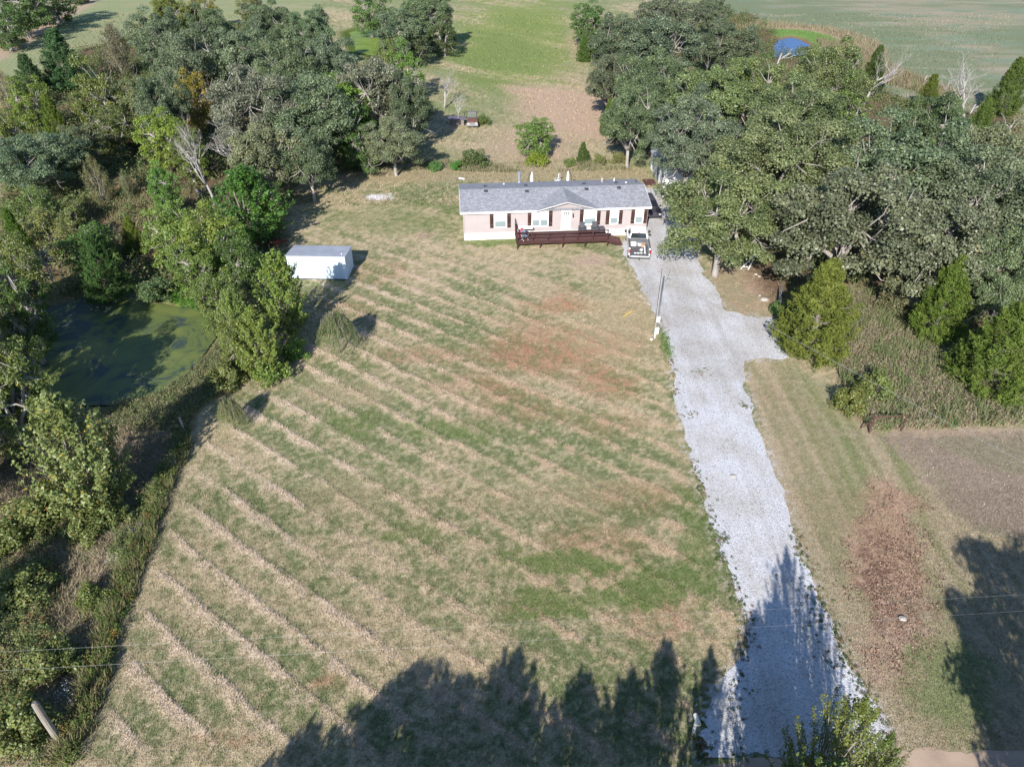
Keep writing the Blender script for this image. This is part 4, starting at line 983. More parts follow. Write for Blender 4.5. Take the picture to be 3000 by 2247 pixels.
CG = glassy('charcoal_paint', (.05, .045, .06), .2); CB = glassy('black_paint', (.012, .012, .014), .2)
car((15.25, 77.9, .02), math.pi + .10, CG, 'dark charcoal car parked nose to camera beside the right end of the house')
car((18.7, 80.6, .02), .25, CB, 'black vehicle on the gravel under the oak branches, left of the white barn')

# ------------------------------------------------------------------ white metal shed (left)
SHW = paint('white_metal_sheet', (.60, .70, .80), .45, .4, 0, .05, 1.5); ROOFM = paint('grey_blue_metal_roof', (.44, .46, .52), .45, .4, .2, .12, 1.2)
pA = np.array([-21.05, 62.35]); pB = np.array([-15.56, 62.15]); ang = math.atan2(*(pB - pA)[::-1])
shed = empty('metal_shed', (pA[0], pA[1], 0), ang, 'white metal shed with ribbed grey roof at the left edge of the lawn', 'shed')
SL, SD, SH1, SH2 = 5.5, 2.75, 2.35, 2.05
sh = MB(); sh.add([(0,0,-.05),(SL,0,-.05),(SL,SD,-.05),(0,SD,-.05),(0,0,SH1),(SL,0,SH1),(SL,SD,SH2),(0,SD,SH2)], [(0,3,2,1),(4,5,6,7),(0,1,5,4),(1,2,6,5),(2,3,7,6),(3,0,4,7)])
sh.build('wall', SHW, shed)
for i, (a, b) in enumerate(((.02, 1.42), (1.46, 2.66), (2.70, 3.92), (3.96, 5.48))):
    MB().box(a, b, -.022, -.001, .04, SH1 - .03).build('front_panel', SHW, shed)
for i in range(9): MB().box(SL + .001, SL + .022, .12 + i * .3, .16 + i * .3, .02, SH2 - .02).build('wall_rib', SHW, shed)
for xs_ in (1.43, 2.67, 3.93): MB().box(xs_, xs_ + .022, -.026, -.001, .04, SH1 - .03).build('panel_seam', paint('seam_shadow_gap', (.12, .15, .18), .7), shed)
MB().box(1.35, 1.90, -.04, -.0225, 1.72, 2.02).build('hinge_plate', paint('pale_grey_plate', (.55, .57, .6), .5), shed)
srf = MB().add([(-.08,-.10,SH1+.01),(SL+.08,-.10,SH1+.01),(SL+.08,SD+.1,SH2-.01),(-.08,SD+.1,SH2-.01),(-.08,-.10,SH1+.06),(SL+.08,-.10,SH1+.06),(SL+.08,SD+.1,SH2+.04),(-.08,SD+.1,SH2+.04)], [(0,3,2,1),(4,5,6,7),(0,1,5,4),(1,2,6,5),(2,3,7,6),(3,0,4,7)]).build('roof', ROOFM, shed)
for i in range(24):
    x = -.02 + i * .24; MB().bar((x, -.10, SH1 + .072), (x, SD + .10, SH2 + .052), .05, .03).build('roof_rib', ROOFM, srf)
MB().sphere((SL - .35, .45, SH1 + .08), .07, n=8, m=4).build('roof_cap', WHT, srf)
MB().box(.05, SL - .05, -.12, -.03, -.02, .06).build('sill_beam', DARK, shed)

# ------------------------------------------------------------------ white barn behind the oaks
q0 = np.array(G(1937, 551)); q1 = np.array(G(1917, 514)); dv = q1 - q0; BL = 7.2; ba = math.atan2(dv[1], dv[0]) - math.pi / 2
barn = empty('lofted_barn', (q0[0], q0[1], 0), ba, 'white lofted barn shed half hidden behind the oak branches', 'shed')
BW = 3.6; BM = paint('white_barn_wall', (.76, .76, .76), .5, .3, 0, .05)
prof = [(0, 0), (BW, 0), (BW, 2.05), (BW - .75, 2.95), (BW / 2, 3.35), (.75, 2.95), (0, 2.05)]
bw_ = MB(); n_ = len(prof)
bw_.add([(x, 0, z) for x, z in prof] + [(x, BL, z) for x, z in prof], [tuple(range(n_)), tuple(range(n_, 2 * n_))[::-1]] + [(i, n_ + i, n_ + (i + 1) % n_, (i + 1) % n_) for i in range(n_)])
bw_.build('wall', BM, barn)
BR = paint('barn_roof_metal', (.36, .38, .42), .5, .4, .2)
for a, b in (((-.12, 1.98), (.73, 3.0)), ((.73, 3.0), (BW / 2, 3.42)), ((BW / 2, 3.42), (BW - .73, 3.0)), ((BW - .73, 3.0), (BW + .12, 1.98))):
    MB().add([(a[0], -.06, a[1]), (b[0], -.06, b[1]), (b[0], BL + .1, b[1]), (a[0], BL + .1, a[1]), (a[0], -.06, a[1] + .05), (b[0], -.06, b[1] + .05), (b[0], BL + .1, b[1] + .05), (a[0], BL + .1, a[1] + .05)],
             [(0,1,2,3),(7,6,5,4),(0,4,5,1),(1,5,6,2),(2,6,7,3),(3,7,4,0)]).build('roof_panel', BR, barn)
for i in range(6): MB().box(-.03, -.001, .2 + i * 1.2, .26 + i * 1.2, 0, 2.0).build('wall_batten', BM if i % 2 else DARK, barn)
MB().box(-.03, .05, -.03, -.001, 0, 2.05).build('corner_trim', DARK, barn)
MB().box(-.035, -.0015, 2.0, 2.9, .1, 1.9).build('door', paint('dark_barn_door', (.10, .12, .16), .5), barn)
pl_ = empty('pallet_stack', (q0[0] - 1.2, q0[1] + 1.6, 0), ba, 'low reddish-brown wooden ramp on the ground beside the white barn', 'ramp')
for i in range(7): MB().box(-.7, .7, -1.0 + i * .28, -.76 + i * .28, .12, .15).build('board', DK2, pl_)
for xx in (-.6, 0, .6): MB().box(xx - .04, xx + .04, -1.0, .95, 0, .118).build('runner', DK2, pl_)

# ------------------------------------------------------------------ behind the house: parasols, grill, chair
def parasol(u, y, side, label):
    x = (u - 1500) / FPX * (y * math.cos(PITCH) + (CAM_H - 2) * math.sin(PITCH))
    r = empty('folded_parasol', (x, y, 0), 0, label, 'parasol', 'folded parasols behind the house')
    MB().tube([(0,0,.7),(0,0,1.2),(0,0,2.2),(0,0,2.75)], [.20,.19,.16,.04], 9).build('canopy', PLAS, r)
    pts = [(side * .55, 0, 0), (side * .55, 0, 1.6), (side * .42, 0, 2.3), (side * .2, 0, 2.7), (0, 0, 2.82)]
    MB().tube(pts, [.035] * 5, 6).build('pole', DARK, r); MB().box(side * .55 - .4, side * .55 + .4, -.4, .4, 0, .06).build('base', DARK, r)
parasol(1558, 83.3, -.8, 'folded white parasol with black arm, nearest the chimney pipe')
parasol(1664, 83.6, .8, 'folded white parasol with curved black arm, right of the lounge chair')
def simple_at(u, y, z=1.2): return ((u - 1500) / FPX * (y * math.cos(PITCH) + (CAM_H - z) * math.sin(PITCH)), y, 0)
gr = empty('barbecue_grill', simple_at(1571, 82.6), .4, 'black barbecue grill beside the first parasol behind the roof', 'grill')
MB().box(-.35, .35, -.25, .25, .8, 1.05).build('firebox', DARK, gr, bevel=.02); MB().tube([(-.35, 0, 1.06), (.35, 0, 1.06)], [.26, .26], 12).build('lid', DARK, gr)
for sx in (-1, 1):
    for sy in (-1, 1): MB().box(sx*.3-.02, sx*.3+.02, sy*.2-.02, sy*.2+.02, 0, .8).build('leg', DARK, gr)
lc = empty('lounge_chair', simple_at(1634, 86.6), -.5, 'white plastic chair on the grass behind the house roof', 'chair')
MB().box(-.3, .3, -.3, .3, .38, .43).build('seat', PLAS, lc); MB().bar((0, .3, .40), (0, .55, 1.15), .55, .05, (1,0,0)).build('backrest', PLAS, lc)
for sx in (-1, 1):
    for sy in (-1, 1): MB().box(sx*.27-.03, sx*.27+.03, sy*.27-.03, sy*.27+.03, 0, .38).build('leg', PLAS, lc)
    MB().box(sx*.33-.04, sx*.33+.04, -.3, .35, .60, .63).build('armrest', PLAS, lc)

# ------------------------------------------------------------------ service pole, meter, wires
POLE = wood('grey_pole_wood', (.36, .34, .32), (.22, .20, .19), (3, 3, .4), .85)
bx_, by_ = G(1919, 972)
sp = empty('service_pole', (bx_, by_, 0), 0, 'slim grey power service pole at the lawn edge of the gravel drive', 'pole')
MB().tube([(0,0,-.2),(-.03,.05,6.15)], [.075, .05], 10).build('post', POLE, sp)
MB().tube([(-.09,.0,.9),(-.10,.05,5.9)], [.018, .018], 6).build('conduit', DARK, sp)
MB().tube([(.09,-.03,1.2),(.06,.02,5.4)], [.014, .014], 6).build('conduit', GALV, sp)
MB().tube([(.12,-.14,1.30),(.12,-.24,1.30)], [.14,.13], 12).build('meter_dial', WHT, sp); MB().box(-.02,.26,-.14,-.10,1.0,1.55).build('meter_box', WHT, sp, bevel=.01)
MB().tube([(.05, 0, 5.6), (.25, .1, 5.75), (.62, .2, 5.72)], [.02, .02, .035], 6).build('weatherhead', GALV, sp)
MB().tube([(.62, .2, 5.70), (.45, .1, 5.0), (.3, .0, 4.6), (.15, 0, 4.75)], [.012] * 4, 5).build('drip_loop', DARK, sp)
ux, uy = G(1921, 992)
pn = empty('electrical_panel', (ux, uy, 0), .1, 'pale blue electrical panel on a short post below the service pole', 'electrical box')
MB().box(-.17, .17, -.06, .06, .48, 1.06).build('cabinet', paint('pale_blue_steel', (.58, .70, .74), .4, .4), pn, bevel=.012)
MB().box(-.13, -.07, -.03, .03, -.05, .479).build('post', WHT, pn)
o = MB().sphere((0, 0, .06), .13, 1, 1, .7, 8, 5, .5, 4).build('white_rock', paint('pale_rock', (.62, .61, .58), .9)); o.location = (*G(1908, 996), 0); tag(o, 'small white rock in the grass just left of the electrical panel', 'rock')
o = MB().tube([(0, 0, .03), (.9, .9, .06)], [.03, .03], 6).build('yellow_marker', paint('yellow_plastic', (.75, .55, .03), .5)); o.location = (*G(1826, 928), 0); o['label'] = 'yellow marker rod lying slanted on the lawn left of the service pole'; o['category'] = 'marker rod'
def wire(name, p, q, sag, r, label, n=40, mat=DARK):
    p = Vector(p); q = Vector(q)
    pts = [p + (q - p) * t - Vector((0, 0, sag * 4 * t * (1 - t))) for t in np.linspace(0, 1, n)]
    o = MB().tube(pts, [r] * n, 5).build(name, mat); tag(o, label, 'wire'); return o
WM = paint('aluminium_wire', (.45, .46, .47), .4, .5, .5)
e = G(3420, 1572, 8.6)
wire('service_wire', (bx_ + .62, by_ + .2, 5.72), (*e, 8.6),   .25, .009, 'grey twisted service wire slanting from the slim pole over the cedar', mat=WM)
a = G(-700, 1946, 9.2); b = G(3700, 1698, 9.2)
wire('overhead_wire', (*a, 9.2), (*b, 9.2), .12, .0019, 'upper one of the two thin overhead wires along the road', mat=WM)['group'] = 'roadside wires'
a = G(-700, 2002, 9.2); b = G(3700, 1745, 9.2)
wire('overhead_wire', (*a, 9.2), (*b, 9.2), .12, .0019, 'lower one of the two thin overhead wires along the road', mat=WM)['group'] = 'roadside wires'

# ------------------------------------------------------------------ odd posts, fences, rocks
x, y = G(168, 2160)
pp = empty('pole_stub', (x, y, 0), 0, 'broken grey utility pole stub standing in the brambles bottom left', 'pole')
MB().tube([(0,0,-.3),(0,0,.4),(-.02,.02,1.6),(0,.04,2.75)], [.17,.165,.155,.15], 12).build('post', wood('weathered_pole', (.30,.275,.24), (.17,.15,.13), (4,4,.3), .9), pp)
MB().tube([(.02,.0,2.76),(.0,.03,2.84)], [.13,.09], 8).build('broken_top', M['bark'], pp)
x, y = G(541, 1268)
o = MB().tube([(0,0,-.2),(.0,.02,.7),(-.02,.0,1.35)], [.085,.08,.07], 8).build('fence_post', M['palebark']); o.location = (x, y, 0); tag(o, 'pale wooden fence post leaning out of the weeds by the pond bank', 'post')
RUST = paint('rusty_pipe', (.11, .060, .048), .8, .2, .2, .35, 8)
hb = empty('pipe_fence_brace', (*G(2546, 1268), 0), 0, 'rusty pipe fence corner with a top rail in front of the weeds', 'fence')
x1_, y1_ = np.array(G(2640, 1262)) - np.array(G(2546, 1268))
MB().tube([(0,0,-.1),(.05,.05,1.45)], [.07,.07], 9).build('post', RUST, hb); MB().tube([(x1_, y1_, -.1),(x1_, y1_, 1.4)], [.055,.055], 9).build('post', RUST, hb)
MB().tube([(.05,.05,1.38),(x1_,y1_,1.34)], [.045,.045], 8).build('rail', RUST, hb); MB().tube([(-.45,.5,0),(.04,.05,1.0)], [.035,.035], 8).build('brace', RUST, hb)
for (u, v), lb in (((2762, 1256), 'rusty red steel fence post left of the other, in the field edge weeds'), ((2903, 1250), 'faded red steel fence post near the right edge weeds')):
    t_ = MB(); t_.box(-.03, .03, -.005, .005, 0, 1.3); t_.box(-.005, .005, .005, .03, 0, 1.3); o = t_.build('steel_post', paint('red_steel', (.19, .08, .065), .8)); o.location = (*G(u, v), 0); o.rotation_euler = (.05, .12, .3); tag(o, lb, 'fence post', 'steel posts on the field edge')
x, y = G(2031, 2145)
mb_ = empty('mailbox', (x, y, 0), .15, 'white mailbox on a short post beside the foot of the drive', 'mailbox')
MB().box(-.05, .05, -.05, .05, -.1, 1.05).build('post', WHT, mb_)
bx = MB(); prf = [(-.09, 1.06), (.09, 1.06), (.09, 1.18)] + [(.09 * math.cos(t), 1.18 + .09 * math.sin(t)) for t in np.linspace(.4, 2.7, 6)] + [(-.09, 1.18)]; bx.prism(prf, 'y', -.28, .22); bx.build('box', paint('mailbox_cream', (.66, .64, .58), .5), mb_)
# white frame leaning on the oak trunk
fr_ = empty('white_trestle', (*G(2180, 790), 0), 0, 'white A-shaped pipe frame leaning against the big oak trunk', 'frame')
p2 = np.array(G(2214, 772)) - np.array(G(2180, 790))
MB().tube([(-.35,0,.05),(p2[0],p2[1],1.3)], [.06,.06], 8).build('pipe', PLAS, fr_); MB().tube([(.35,-.1,.05),(p2[0]-.1,p2[1],1.2)], [.06,.06], 8).build('pipe', PLAS, fr_); MB().tube([(-.1,0,.3),(.28,-.05,.3)], [.04,.04], 8).build('crossbar', PLAS, fr_)
ROCK = paint('white_stone', (.36, .34, .31), .9, .1, 0, .15, 5)
for i, (u, v, r, lb) in enumerate(((2238, 881, .32, 'large white stone in the yard left of the big cedar'), (2214, 806, .16, 'small white stone left of its twin beside the oak roots'), (2224, 812, .14, 'small white stone right of its twin beside the oak roots'), (2225, 868, .12, 'little white stone behind the large white one'), (2643, 1814, .17, 'pale flat stone in the reddish patch right of the drive'), (2146, 1397, .16, 'white lump of stone in the middle of the gravel drive'))):
    o = MB().sphere((0, 0, r * .3), r, 1.2, .9, .55, 10, 6, .35, i).build('stone', ROCK); o.location = (*G(u, v), 0.02); tag(o, lb, 'stone')
# hanging panel / mirror by the cedar
gp = empty('metal_gate', (*G(2278, 925), 0), 0, 'narrow bluish metal gate standing at the left flank of the big cedar', 'gate')
g2 = np.array(G(2283, 862)) - np.array(G(2278, 925))
for zz in (.15, .55, .95, 1.25): MB().tube([(0,0,zz),(g2[0]*.9,g2[1]*.9,zz)], [.035,.035], 6).build('rail', GALV, gp)
for t in (0, .45, .9): MB().tube([(g2[0]*t,g2[1]*t,0),(g2[0]*t,g2[1]*t,1.3)], [.035,.035], 6).build('upright', GALV, gp)
# rusty tiller / implement in the shade left of the shed
im = empty('farm_implement', (*G(815, 722), 0), .3, 'red rusty farm implement in the tree shade behind the metal shed', 'farm implement')
RD = paint('faded_red_steel', (.30, .05, .04), .7)
MB().bar((-.8,0,.5),(.8,.1,.55), .12,.12).build('frame', RD, im); MB().bar((0,-.7,.35),(0,.6,.75), .1,.1).build('drawbar', RD, im)
for sx in (-.7,-.2,.3,.75): MB().tube([(sx,0,.5),(sx+.1,.25,.05)], [.04,.03], 6).build('tine', RD, im)
for sx in (-.9,.9): MB().tube([(sx-.06,0,.3),(sx+.06,0,.3)], [.3,.3], 14).build('wheel', TIRE, im)
# derelict truck in the meadow
rt = empty('derelict_truck', (*G(1384, 366), 0), math.pi + .05, 'derelict rusty truck with grey cab overgrown by a bush in the meadow', 'truck')
rt.scale = (.82, .82, .82)
RH = paint('rusty_red_bonnet', (.15, .075, .065), .7, .2, 0, .4, 3); GC = paint('dull_grey_cab', (.17, .15, .155), .7, .2, 0, .3, 3)
MB().prism([(.4,.5),(2.0,.5),(2.1,1.2),(.4,1.35)], 'x', -.95, .95).build('bonnet', RH, rt, bevel=.06)
MB().box(-1.0,1.0,2.05,2.25,.35,.95).build('grille', paint('chrome_grille', (.32,.32,.33), .4,.5,.5,.4,14), rt, bevel=.03)
MB().add([(-.95,-1.4,.5),(.95,-1.4,.5),(.95,.4,.5),(-.95,.4,.5),(-.8,-1.3,2.05),(.8,-1.3,2.05),(.75,-.2,2.05),(-.75,-.2,2.05)], [(0,3,2,1),(4,5,6,7),(0,1,5,4),(1,2,6,5),(2,3,7,6),(3,0,4,7)]).build('cab', GC, rt, bevel=.05)
for s in (-1,1):
    wheel(s*.85, 1.4, .38, rt, s); MB().box(s*.7-.12, s*.7+.12, 2.2,2.28,.72,.95).build('headlight', PLAS, rt)
facepane((.95,.4,1.3),(-.95,.4,1.3),(-.75,-.2,2.05),(.75,-.2,2.05), .08,.92,.08,.9,.02,'windshield',paint('dusty_glass', (.10,.12,.09), .4), rt)
lc2 = empty('log_pile', (*G(1338, 366), 0), 0, 'dark low shack roof of old boards in the shade beside the derelict truck', 'shack')
MB().box(-1.1,1.1,-.5,.6,.0,.9).build('wall', M['bark'], lc2); MB().box(-1.3,1.3,-.7,.8,.91,.98).build('roof', paint('purple_grey_tin', (.14,.12,.16), .6), lc2)

# ------------------------------------------------------------------ trees: kind, centre u v, radius px, height m, label, tint, options
G_, Y_, D_, B_ = (1,1,1), (1.35,1.25,.8), (.72,.78,.8), (1.1,1.35,.75)
GR = (.95,.95,1.1); WARM = (1.25,1.05,.8); LT = (1.3,1.3,1.15)
T = [
 # front oaks on the right
 ('oak',2128,625,190,10.5,'bright leafy oak overhanging the gravel drive beside the pickup',(1.12,1.33,0.92)),
 ('oak',2275,480,205,13,'big oak with visible pale trunk behind the white trestle',(1.16,1.33,1.00)),
 ('oak',2025,398,125,12,'grey-green oak leaning over the white barn roof',(0.88,1.08,1.16)),
 ('oak',2500,640,235,13,'broad grey-green oak directly behind the big cedar',(0.98,1.06,1.05)),
 ('oak',2330,360,150,12.5,'oak between the dead-topped tree and the big drive oak',(1.03,1.26,0.91)),
 ('oak',2640,500,205,13,'massive dense oak in the middle of the right-hand grove',(0.92,1.21,1.12)),
 ('oak',2885,600,215,12,'wide pale-leaved oak against the right edge of the photo',(1.06,1.24,1.19)),
 ('oak',2775,720,185,11.0,'grey oak above the two right-hand cedars',(1.03,1.12,1.13)),
 ('oak',2960,800,130,10,'dark green oak at the right edge above the lowest cedar',(0.89,1.14,0.91)),
 ('oak',2735,375,105,10.5,'dark rounded oak below the leaning dead snags',(0.79,1.10,0.83)),
 ('oak',2440,235,120,12.5,'tall yellowish-green oak with dead limbs near the blue pond',(1.13,1.33,0.89)),
 ('oak',2900,455,120,10,'pale oak with bare grey branches right of the big dead tree',(1.22,1.33,1.21)),
 ('oak',2185,265,120,11.5,'oak just left of the dead-topped pond tree',(1.08,1.33,0.82)),
 ('oak',2070,290,125,11.5,'green oak in the centre of the middle grove',(1.03,1.33,0.88)),
 ('oak',2130,130,95,10.5,'round oak at the left bank of the blue pond',(0.84,1.01,0.96)),
 ('oak',1930,140,125,13,'tall oak with white dead limbs at the top of the middle grove',(0.79,1.01,1.03)),
 ('oak',1835,130,100,12,'dark oak at the upper left of the middle grove',(0.75,0.96,0.93)),
 ('oak',1960,40,100,12,'oak with many dead white twigs against the top edge',(0.89,1.02,1.05)),
 ('oak',1790,235,75,10,'dark low oak with bare limbs on the meadow side of the grove',(0.82,0.92,0.90)),
 ('oak',1905,255,100,11.5,'mid-green oak left of the grove centre',(0.88,1.17,0.95)),
 ('oak',1850,345,90,10.5,'oak above the round clipped-looking cedar',(0.84,1.12,0.92)),
 ('oak',2090,40,60,9,'small oak on the top edge behind the middle grove',(0.86,1.04,0.97)),
 ('broad',2480,330,70,9,'light green tree in front of the leaning white snag',(0.88,1.05,0.82)),
 ('oak',2210,245,65,9.5,'oak on the near bank of the blue pond',(0.90,1.16,0.87)),
 ('cedar',2398,925,148,7.8,'big bright cedar beside the side spur of the drive',(1.34,1.30,0.89)),
 ('cedar',2765,900,102,7.4,'dark cedar in the middle of the right-hand weeds',(1.03,1.23,0.75)),
 ('cedar',2935,1040,150,7.0,'wide low cedar at the right edge above the hay field',(1.07,1.25,0.82)),
 ('cedar',2955,270,62,8,'cedar right of the big dead tree near the far field',(0.90,1.07,0.80)),
 ('cedar',2870,370,50,6,'small olive cedar just below the dead tree',(0.94,1.16,0.87)),
 ('cedar',1785,352,34,5,'round compact cedar on the meadow edge of the grove',(0.91,1.12,0.60)),
 ('cedar',1815,370,28,4.5,'narrow cedar tucked right of the round one',(0.94,1.09,0.66)),
 ('cedar',1712,150,26,4.5,'small cedar at the meadow corner of the middle grove',(0.75,1.08,0.67)),
 ('broad',1722,70,52,8.5,'bushy green tree at the top of the meadow corner',(0.68,0.96,0.79)),
 ('broad',1735,130,40,6,'low green tree below the meadow corner tree',(0.66,0.81,0.65)),
 ('cedar',2372,185,30,4.5,'thin cedar in front of the blue pond',(0.72,0.96,0.85)),
 ('cedar',2560,215,45,7,'dark cedar behind the leaning white snag',(0.64,0.82,0.67)),
 ('cedar',2720,285,45,5.5,'olive cedar peeping from the oaks under the far field',(1.04,1.11,0.73)),
 ('shrub',2560,1130,60,2.6,'round leafy shrub behind the rusty pipe corner',(1.07,1.26,0.78)),
 ('shrub',2490,1170,55,2.4,'dark green shrub at the left tip of the weed patch',(1.09,1.17,0.63)),
 ('shrub',2620,880,55,2.8,'greyish shrub behind the big cedar among weeds',(1.18,1.10,1.20)),
 ('shrub',2290,895,35,1.9,'dark bush in the shade left of the big cedar',(0.72,1.16,0.66)),
 # meadow
 ('broad',1568,402,60,5.2,'light green small tree on its own in the meadow behind the house',(0.98,1.27,0.85)),
 ('shrub',1572,458,40,2.2,'yellow-green bush at the foot of the lone meadow tree',(1.41,1.74,0.52)),
 ('shrub',1390,462,46,2.4,'dark feathery shrub on the fence line behind the chimney side',(0.83,1.03,0.79)),
 ('shrub',1275,482,26,1.6,'dark green bush left of the fence line shrub',(0.71,1.38,0.79)),
 ('shrub',1335,484,20,1.4,'tiny bright bush between the two fence line bushes',(0.60,1.46,0.53)),
 ('cedar',1708,452,26,2.6,'small thin cedar on the fence line behind the roof vents',(0.79,1.03,0.84)),
 ('shrub',1756,466,22,1.7,'pale rounded bush right of the small fence line cedar',(1.32,1.42,0.98)),
 ('shrub',1668,472,22,1.5,'pale rounded bush left of the small fence line cedar',(1.23,1.49,1.03)),
 ('shrub',1815,462,24,1.6,'pale bush at the end of the fence line by the oaks',(1.40,1.37,1.10)),
 ('shrub',1418,348,26,1.9,'bush growing over the right side of the derelict truck',(0.85,1.11,0.67)),
 # clump at top middle
 ('broad',1085,40,60,9,'green tree at the top edge left of the meadow',(0.77,1.07,0.85)),
 ('oak',1160,90,80,11,'dark oak at the left of the top centre clump',(0.90,1.18,1.12)),
 ('oak',1240,45,75,11,'oak with pale twigs in the top centre clump',(0.99,1.33,1.10)),
 ('cedar',1255,65,32,8,'yellowish cedar in the top centre clump',(1.39,1.36,0.87)),
 ('broad',1215,135,60,7,'greyish brush tree at the foot of the top centre clump',(0.66,0.68,0.84)),
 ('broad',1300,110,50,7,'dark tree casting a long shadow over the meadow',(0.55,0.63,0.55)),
 ('oak',1285,50,50,10,'slim dark oak on the meadow side of the top centre clump',(0.81,1.00,0.93)),
 # left woods, right side
 ('oak',1105,265,120,12,'pale-leaved oak with twisted limbs beside the meadow',(1.30,1.33,1.52)),
 ('broad',1190,215,60,9,'fresh green tree behind the twisted pale oak',(0.91,1.27,0.72)),
 ('broad',1140,205,45,8.5,'green tree left of its twin behind the twisted oak',(1.03,1.11,0.76)),
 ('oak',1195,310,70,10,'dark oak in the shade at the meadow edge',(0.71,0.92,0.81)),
 ('broad',1010,330,95,9.5,'vivid green tree in the gap between two oaks',(0.94,1.32,0.55)),
 ('oak',1150,410,90,7.5,'low spreading oak with bare limbs reaching the fence line',(1.18,1.33,1.26)),
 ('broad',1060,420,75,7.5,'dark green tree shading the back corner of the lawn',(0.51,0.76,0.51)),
 ('oak',905,330,130,12.5,'broad dark oak above the back left lawn corner',(0.88,1.16,1.06)),
 ('oak',745,330,130,13,'oak with tall white limbs showing at the wood edge',(1.30,1.33,1.58)),
 ('oak',850,210,105,12.5,'grey-green oak in the upper middle of the left wood',(1.02,1.28,1.10)),
 ('oak',965,205,90,11.5,'oak beside the small algae pond',(0.91,1.19,1.20)),
 ('oak',700,170,100,12.5,'oak in the upper left wood behind the white snag',(0.96,1.22,1.17)),
 ('oak',560,185,110,12.5,'large dark oak crowning the left wood',(0.93,1.13,1.09)),
 ('oak',470,110,80,12,'oak just below the yellow trees',(0.96,1.23,1.19)),
 ('oak',620,100,80,11.5,'dark oak right of the yellow trees',(0.79,1.08,0.87)),
 ('oak',790,90,85,11.5,'dark oak on the far side of the left wood',(0.86,1.12,0.99)),
 ('oak',910,95,70,11,'rear oak next to the small algae pond',(0.87,1.23,1.05)),
 ('broad',500,45,55,9,'yellowish tree on the far edge of the left wood',(1.17,1.12,0.67)),
 ('broad',590,30,45,9,'golden green tree right of the first yellowish one',(1.35,1.05,0.60)),
 ('broad',430,95,38,7,'small yellowish tree sloping down from the golden pair',(1.21,1.08,0.59)),
 ('broad',740,25,45,8,'pale green tree at the top edge of the left wood',(0.99,0.92,0.87)),
 ('oak',770,455,115,9.5,'lower grey oak spreading in front of the white limbs',(1.26,1.33,1.22)),
 ('oak',900,455,85,9,'dark oak hanging over the shaded lawn corner',(0.79,1.02,0.90)),
 ('broad',565,300,50,9,'orange and yellow tinged tree beside the white snag',(1.70,1.15,0.56)),
 ('broad',600,245,28,9,'small orange-leaved tree top above the snag',(2.00,1.03,0.42)),
 ('broad',478,420,72,8,'bright yellow-green tree at the edge of the clearing',(1.37,1.52,0.68)),
 ('oak',375,290,85,8.5,'olive grey tree in the centre of the left wood',(1.04,1.19,0.87)),
 ('broad',285,300,85,10.5,'soft green wide tree left of the wood centre',(1.03,1.02,0.76)),
 ('broad',340,385,70,6,'olive tree above the little clearing',(0.81,0.85,0.73)),
 ('oak',470,310,75,11,'dark oak left of the orange tinged tree',(0.78,1.01,0.90)),
 ('cedar',185,190,85,9,'tall blue-green cedar on the field side of the left wood',(0.64,1.04,1.35)),
 ('cedar',90,235,60,6.5,'dark cedar left of the tall blue-green one',(0.65,0.94,1.24)),
 ('sparse',340,155,60,8,'half bare grey bushy tree beside the tall cedar',(1.17,1.06,1.26)),
 ('broad',85,310,60,8,'lime green tree on the left edge of the wood',(1.04,1.18,0.58)),
 ('cedar',165,375,45,7,'olive yellow cedar above the dark rounded oak',(1.12,1.29,0.80)),
 ('oak',95,470,130,7.5,'dark rounded oak with greyish leaves on the left edge',(0.83,1.14,1.07)),
 ('oak',225,420,75,6.5,'dark oak in the shade left of the clearing',(0.86,1.00,0.82)),
 ('broad',20,420,60,8,'olive tree cut by the left edge above the rounded oak',(0.97,1.00,0.61)),
 ('sparse',15,275,45,7,'bare greyish bush tree at the left edge by the field',(1.92,1.65,1.74)),
 ('broad',550,450,60,7,'green brush tree right of the clearing edge',(0.91,1.01,0.55)),
 ('sparse',285,535,42,5.5,'small thin tree with pale slanting trunk in the clearing',(1.24,1.18,1.05)),
 ('sparse',370,545,22,3.5,'smallest sapling in the clearing',(1.07,1.22,1.05)),
 ('broad',100,620,90,4.8,'grey-green brushy tree left of the clearing',(0.91,1.03,0.81)),
 ('broad',205,625,50,3.6,'tree with upright pale sprays left of the clearing',(1.25,1.25,1.16)),
 ('sparse',140,690,90,4.8,'half-leafless tree above the pond corner',(1.67,1.70,1.14)),
 ('broad',480,560,45,6.5,'slim teal-green tree at the right of the clearing',(0.88,1.36,0.80)),
 ('elm',730,605,125,7.5,'dense dark green tree between the wood and the shed',(0.56,1.01,0.53)),
 ('broad',510,700,85,7,'soft grey-green tree on the far pond bank',(1.15,1.36,0.84)),
 ('broad',630,730,100,8,'olive tree on the pond bank left of the shed',(1.20,1.28,0.65)),
 ('cedar',390,700,42,3.8,'yellow-olive cedar behind the far pond bank',(1.28,1.41,0.77)),
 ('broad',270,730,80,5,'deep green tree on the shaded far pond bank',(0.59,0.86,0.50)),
 ('cedar',300,800,80,6,'dark cedar at the water on the far pond bank',(0.57,0.91,0.86)),
 ('cedar',60,720,50,6,'dark cedar at the left edge by the pond corner',(0.78,1.13,0.60)),
 ('broad',45,800,90,8,'grey-olive tree at the left edge behind the pond',(0.98,0.98,0.77)),
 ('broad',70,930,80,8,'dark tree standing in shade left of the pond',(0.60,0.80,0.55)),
 ('broad',40,1130,110,8.5,'pale leaved tree cut by the left edge beside the pond',(1.75,1.66,1.41)),
 ('elm',220,1345,150,8.5,'light green tree with upright sprays in front of the pond',(1.35,1.35,1.3)),
 ('elm',825,870,85,7.5,'tall bright elm against the left end of the metal shed',(1.05,1.25,0.69)),
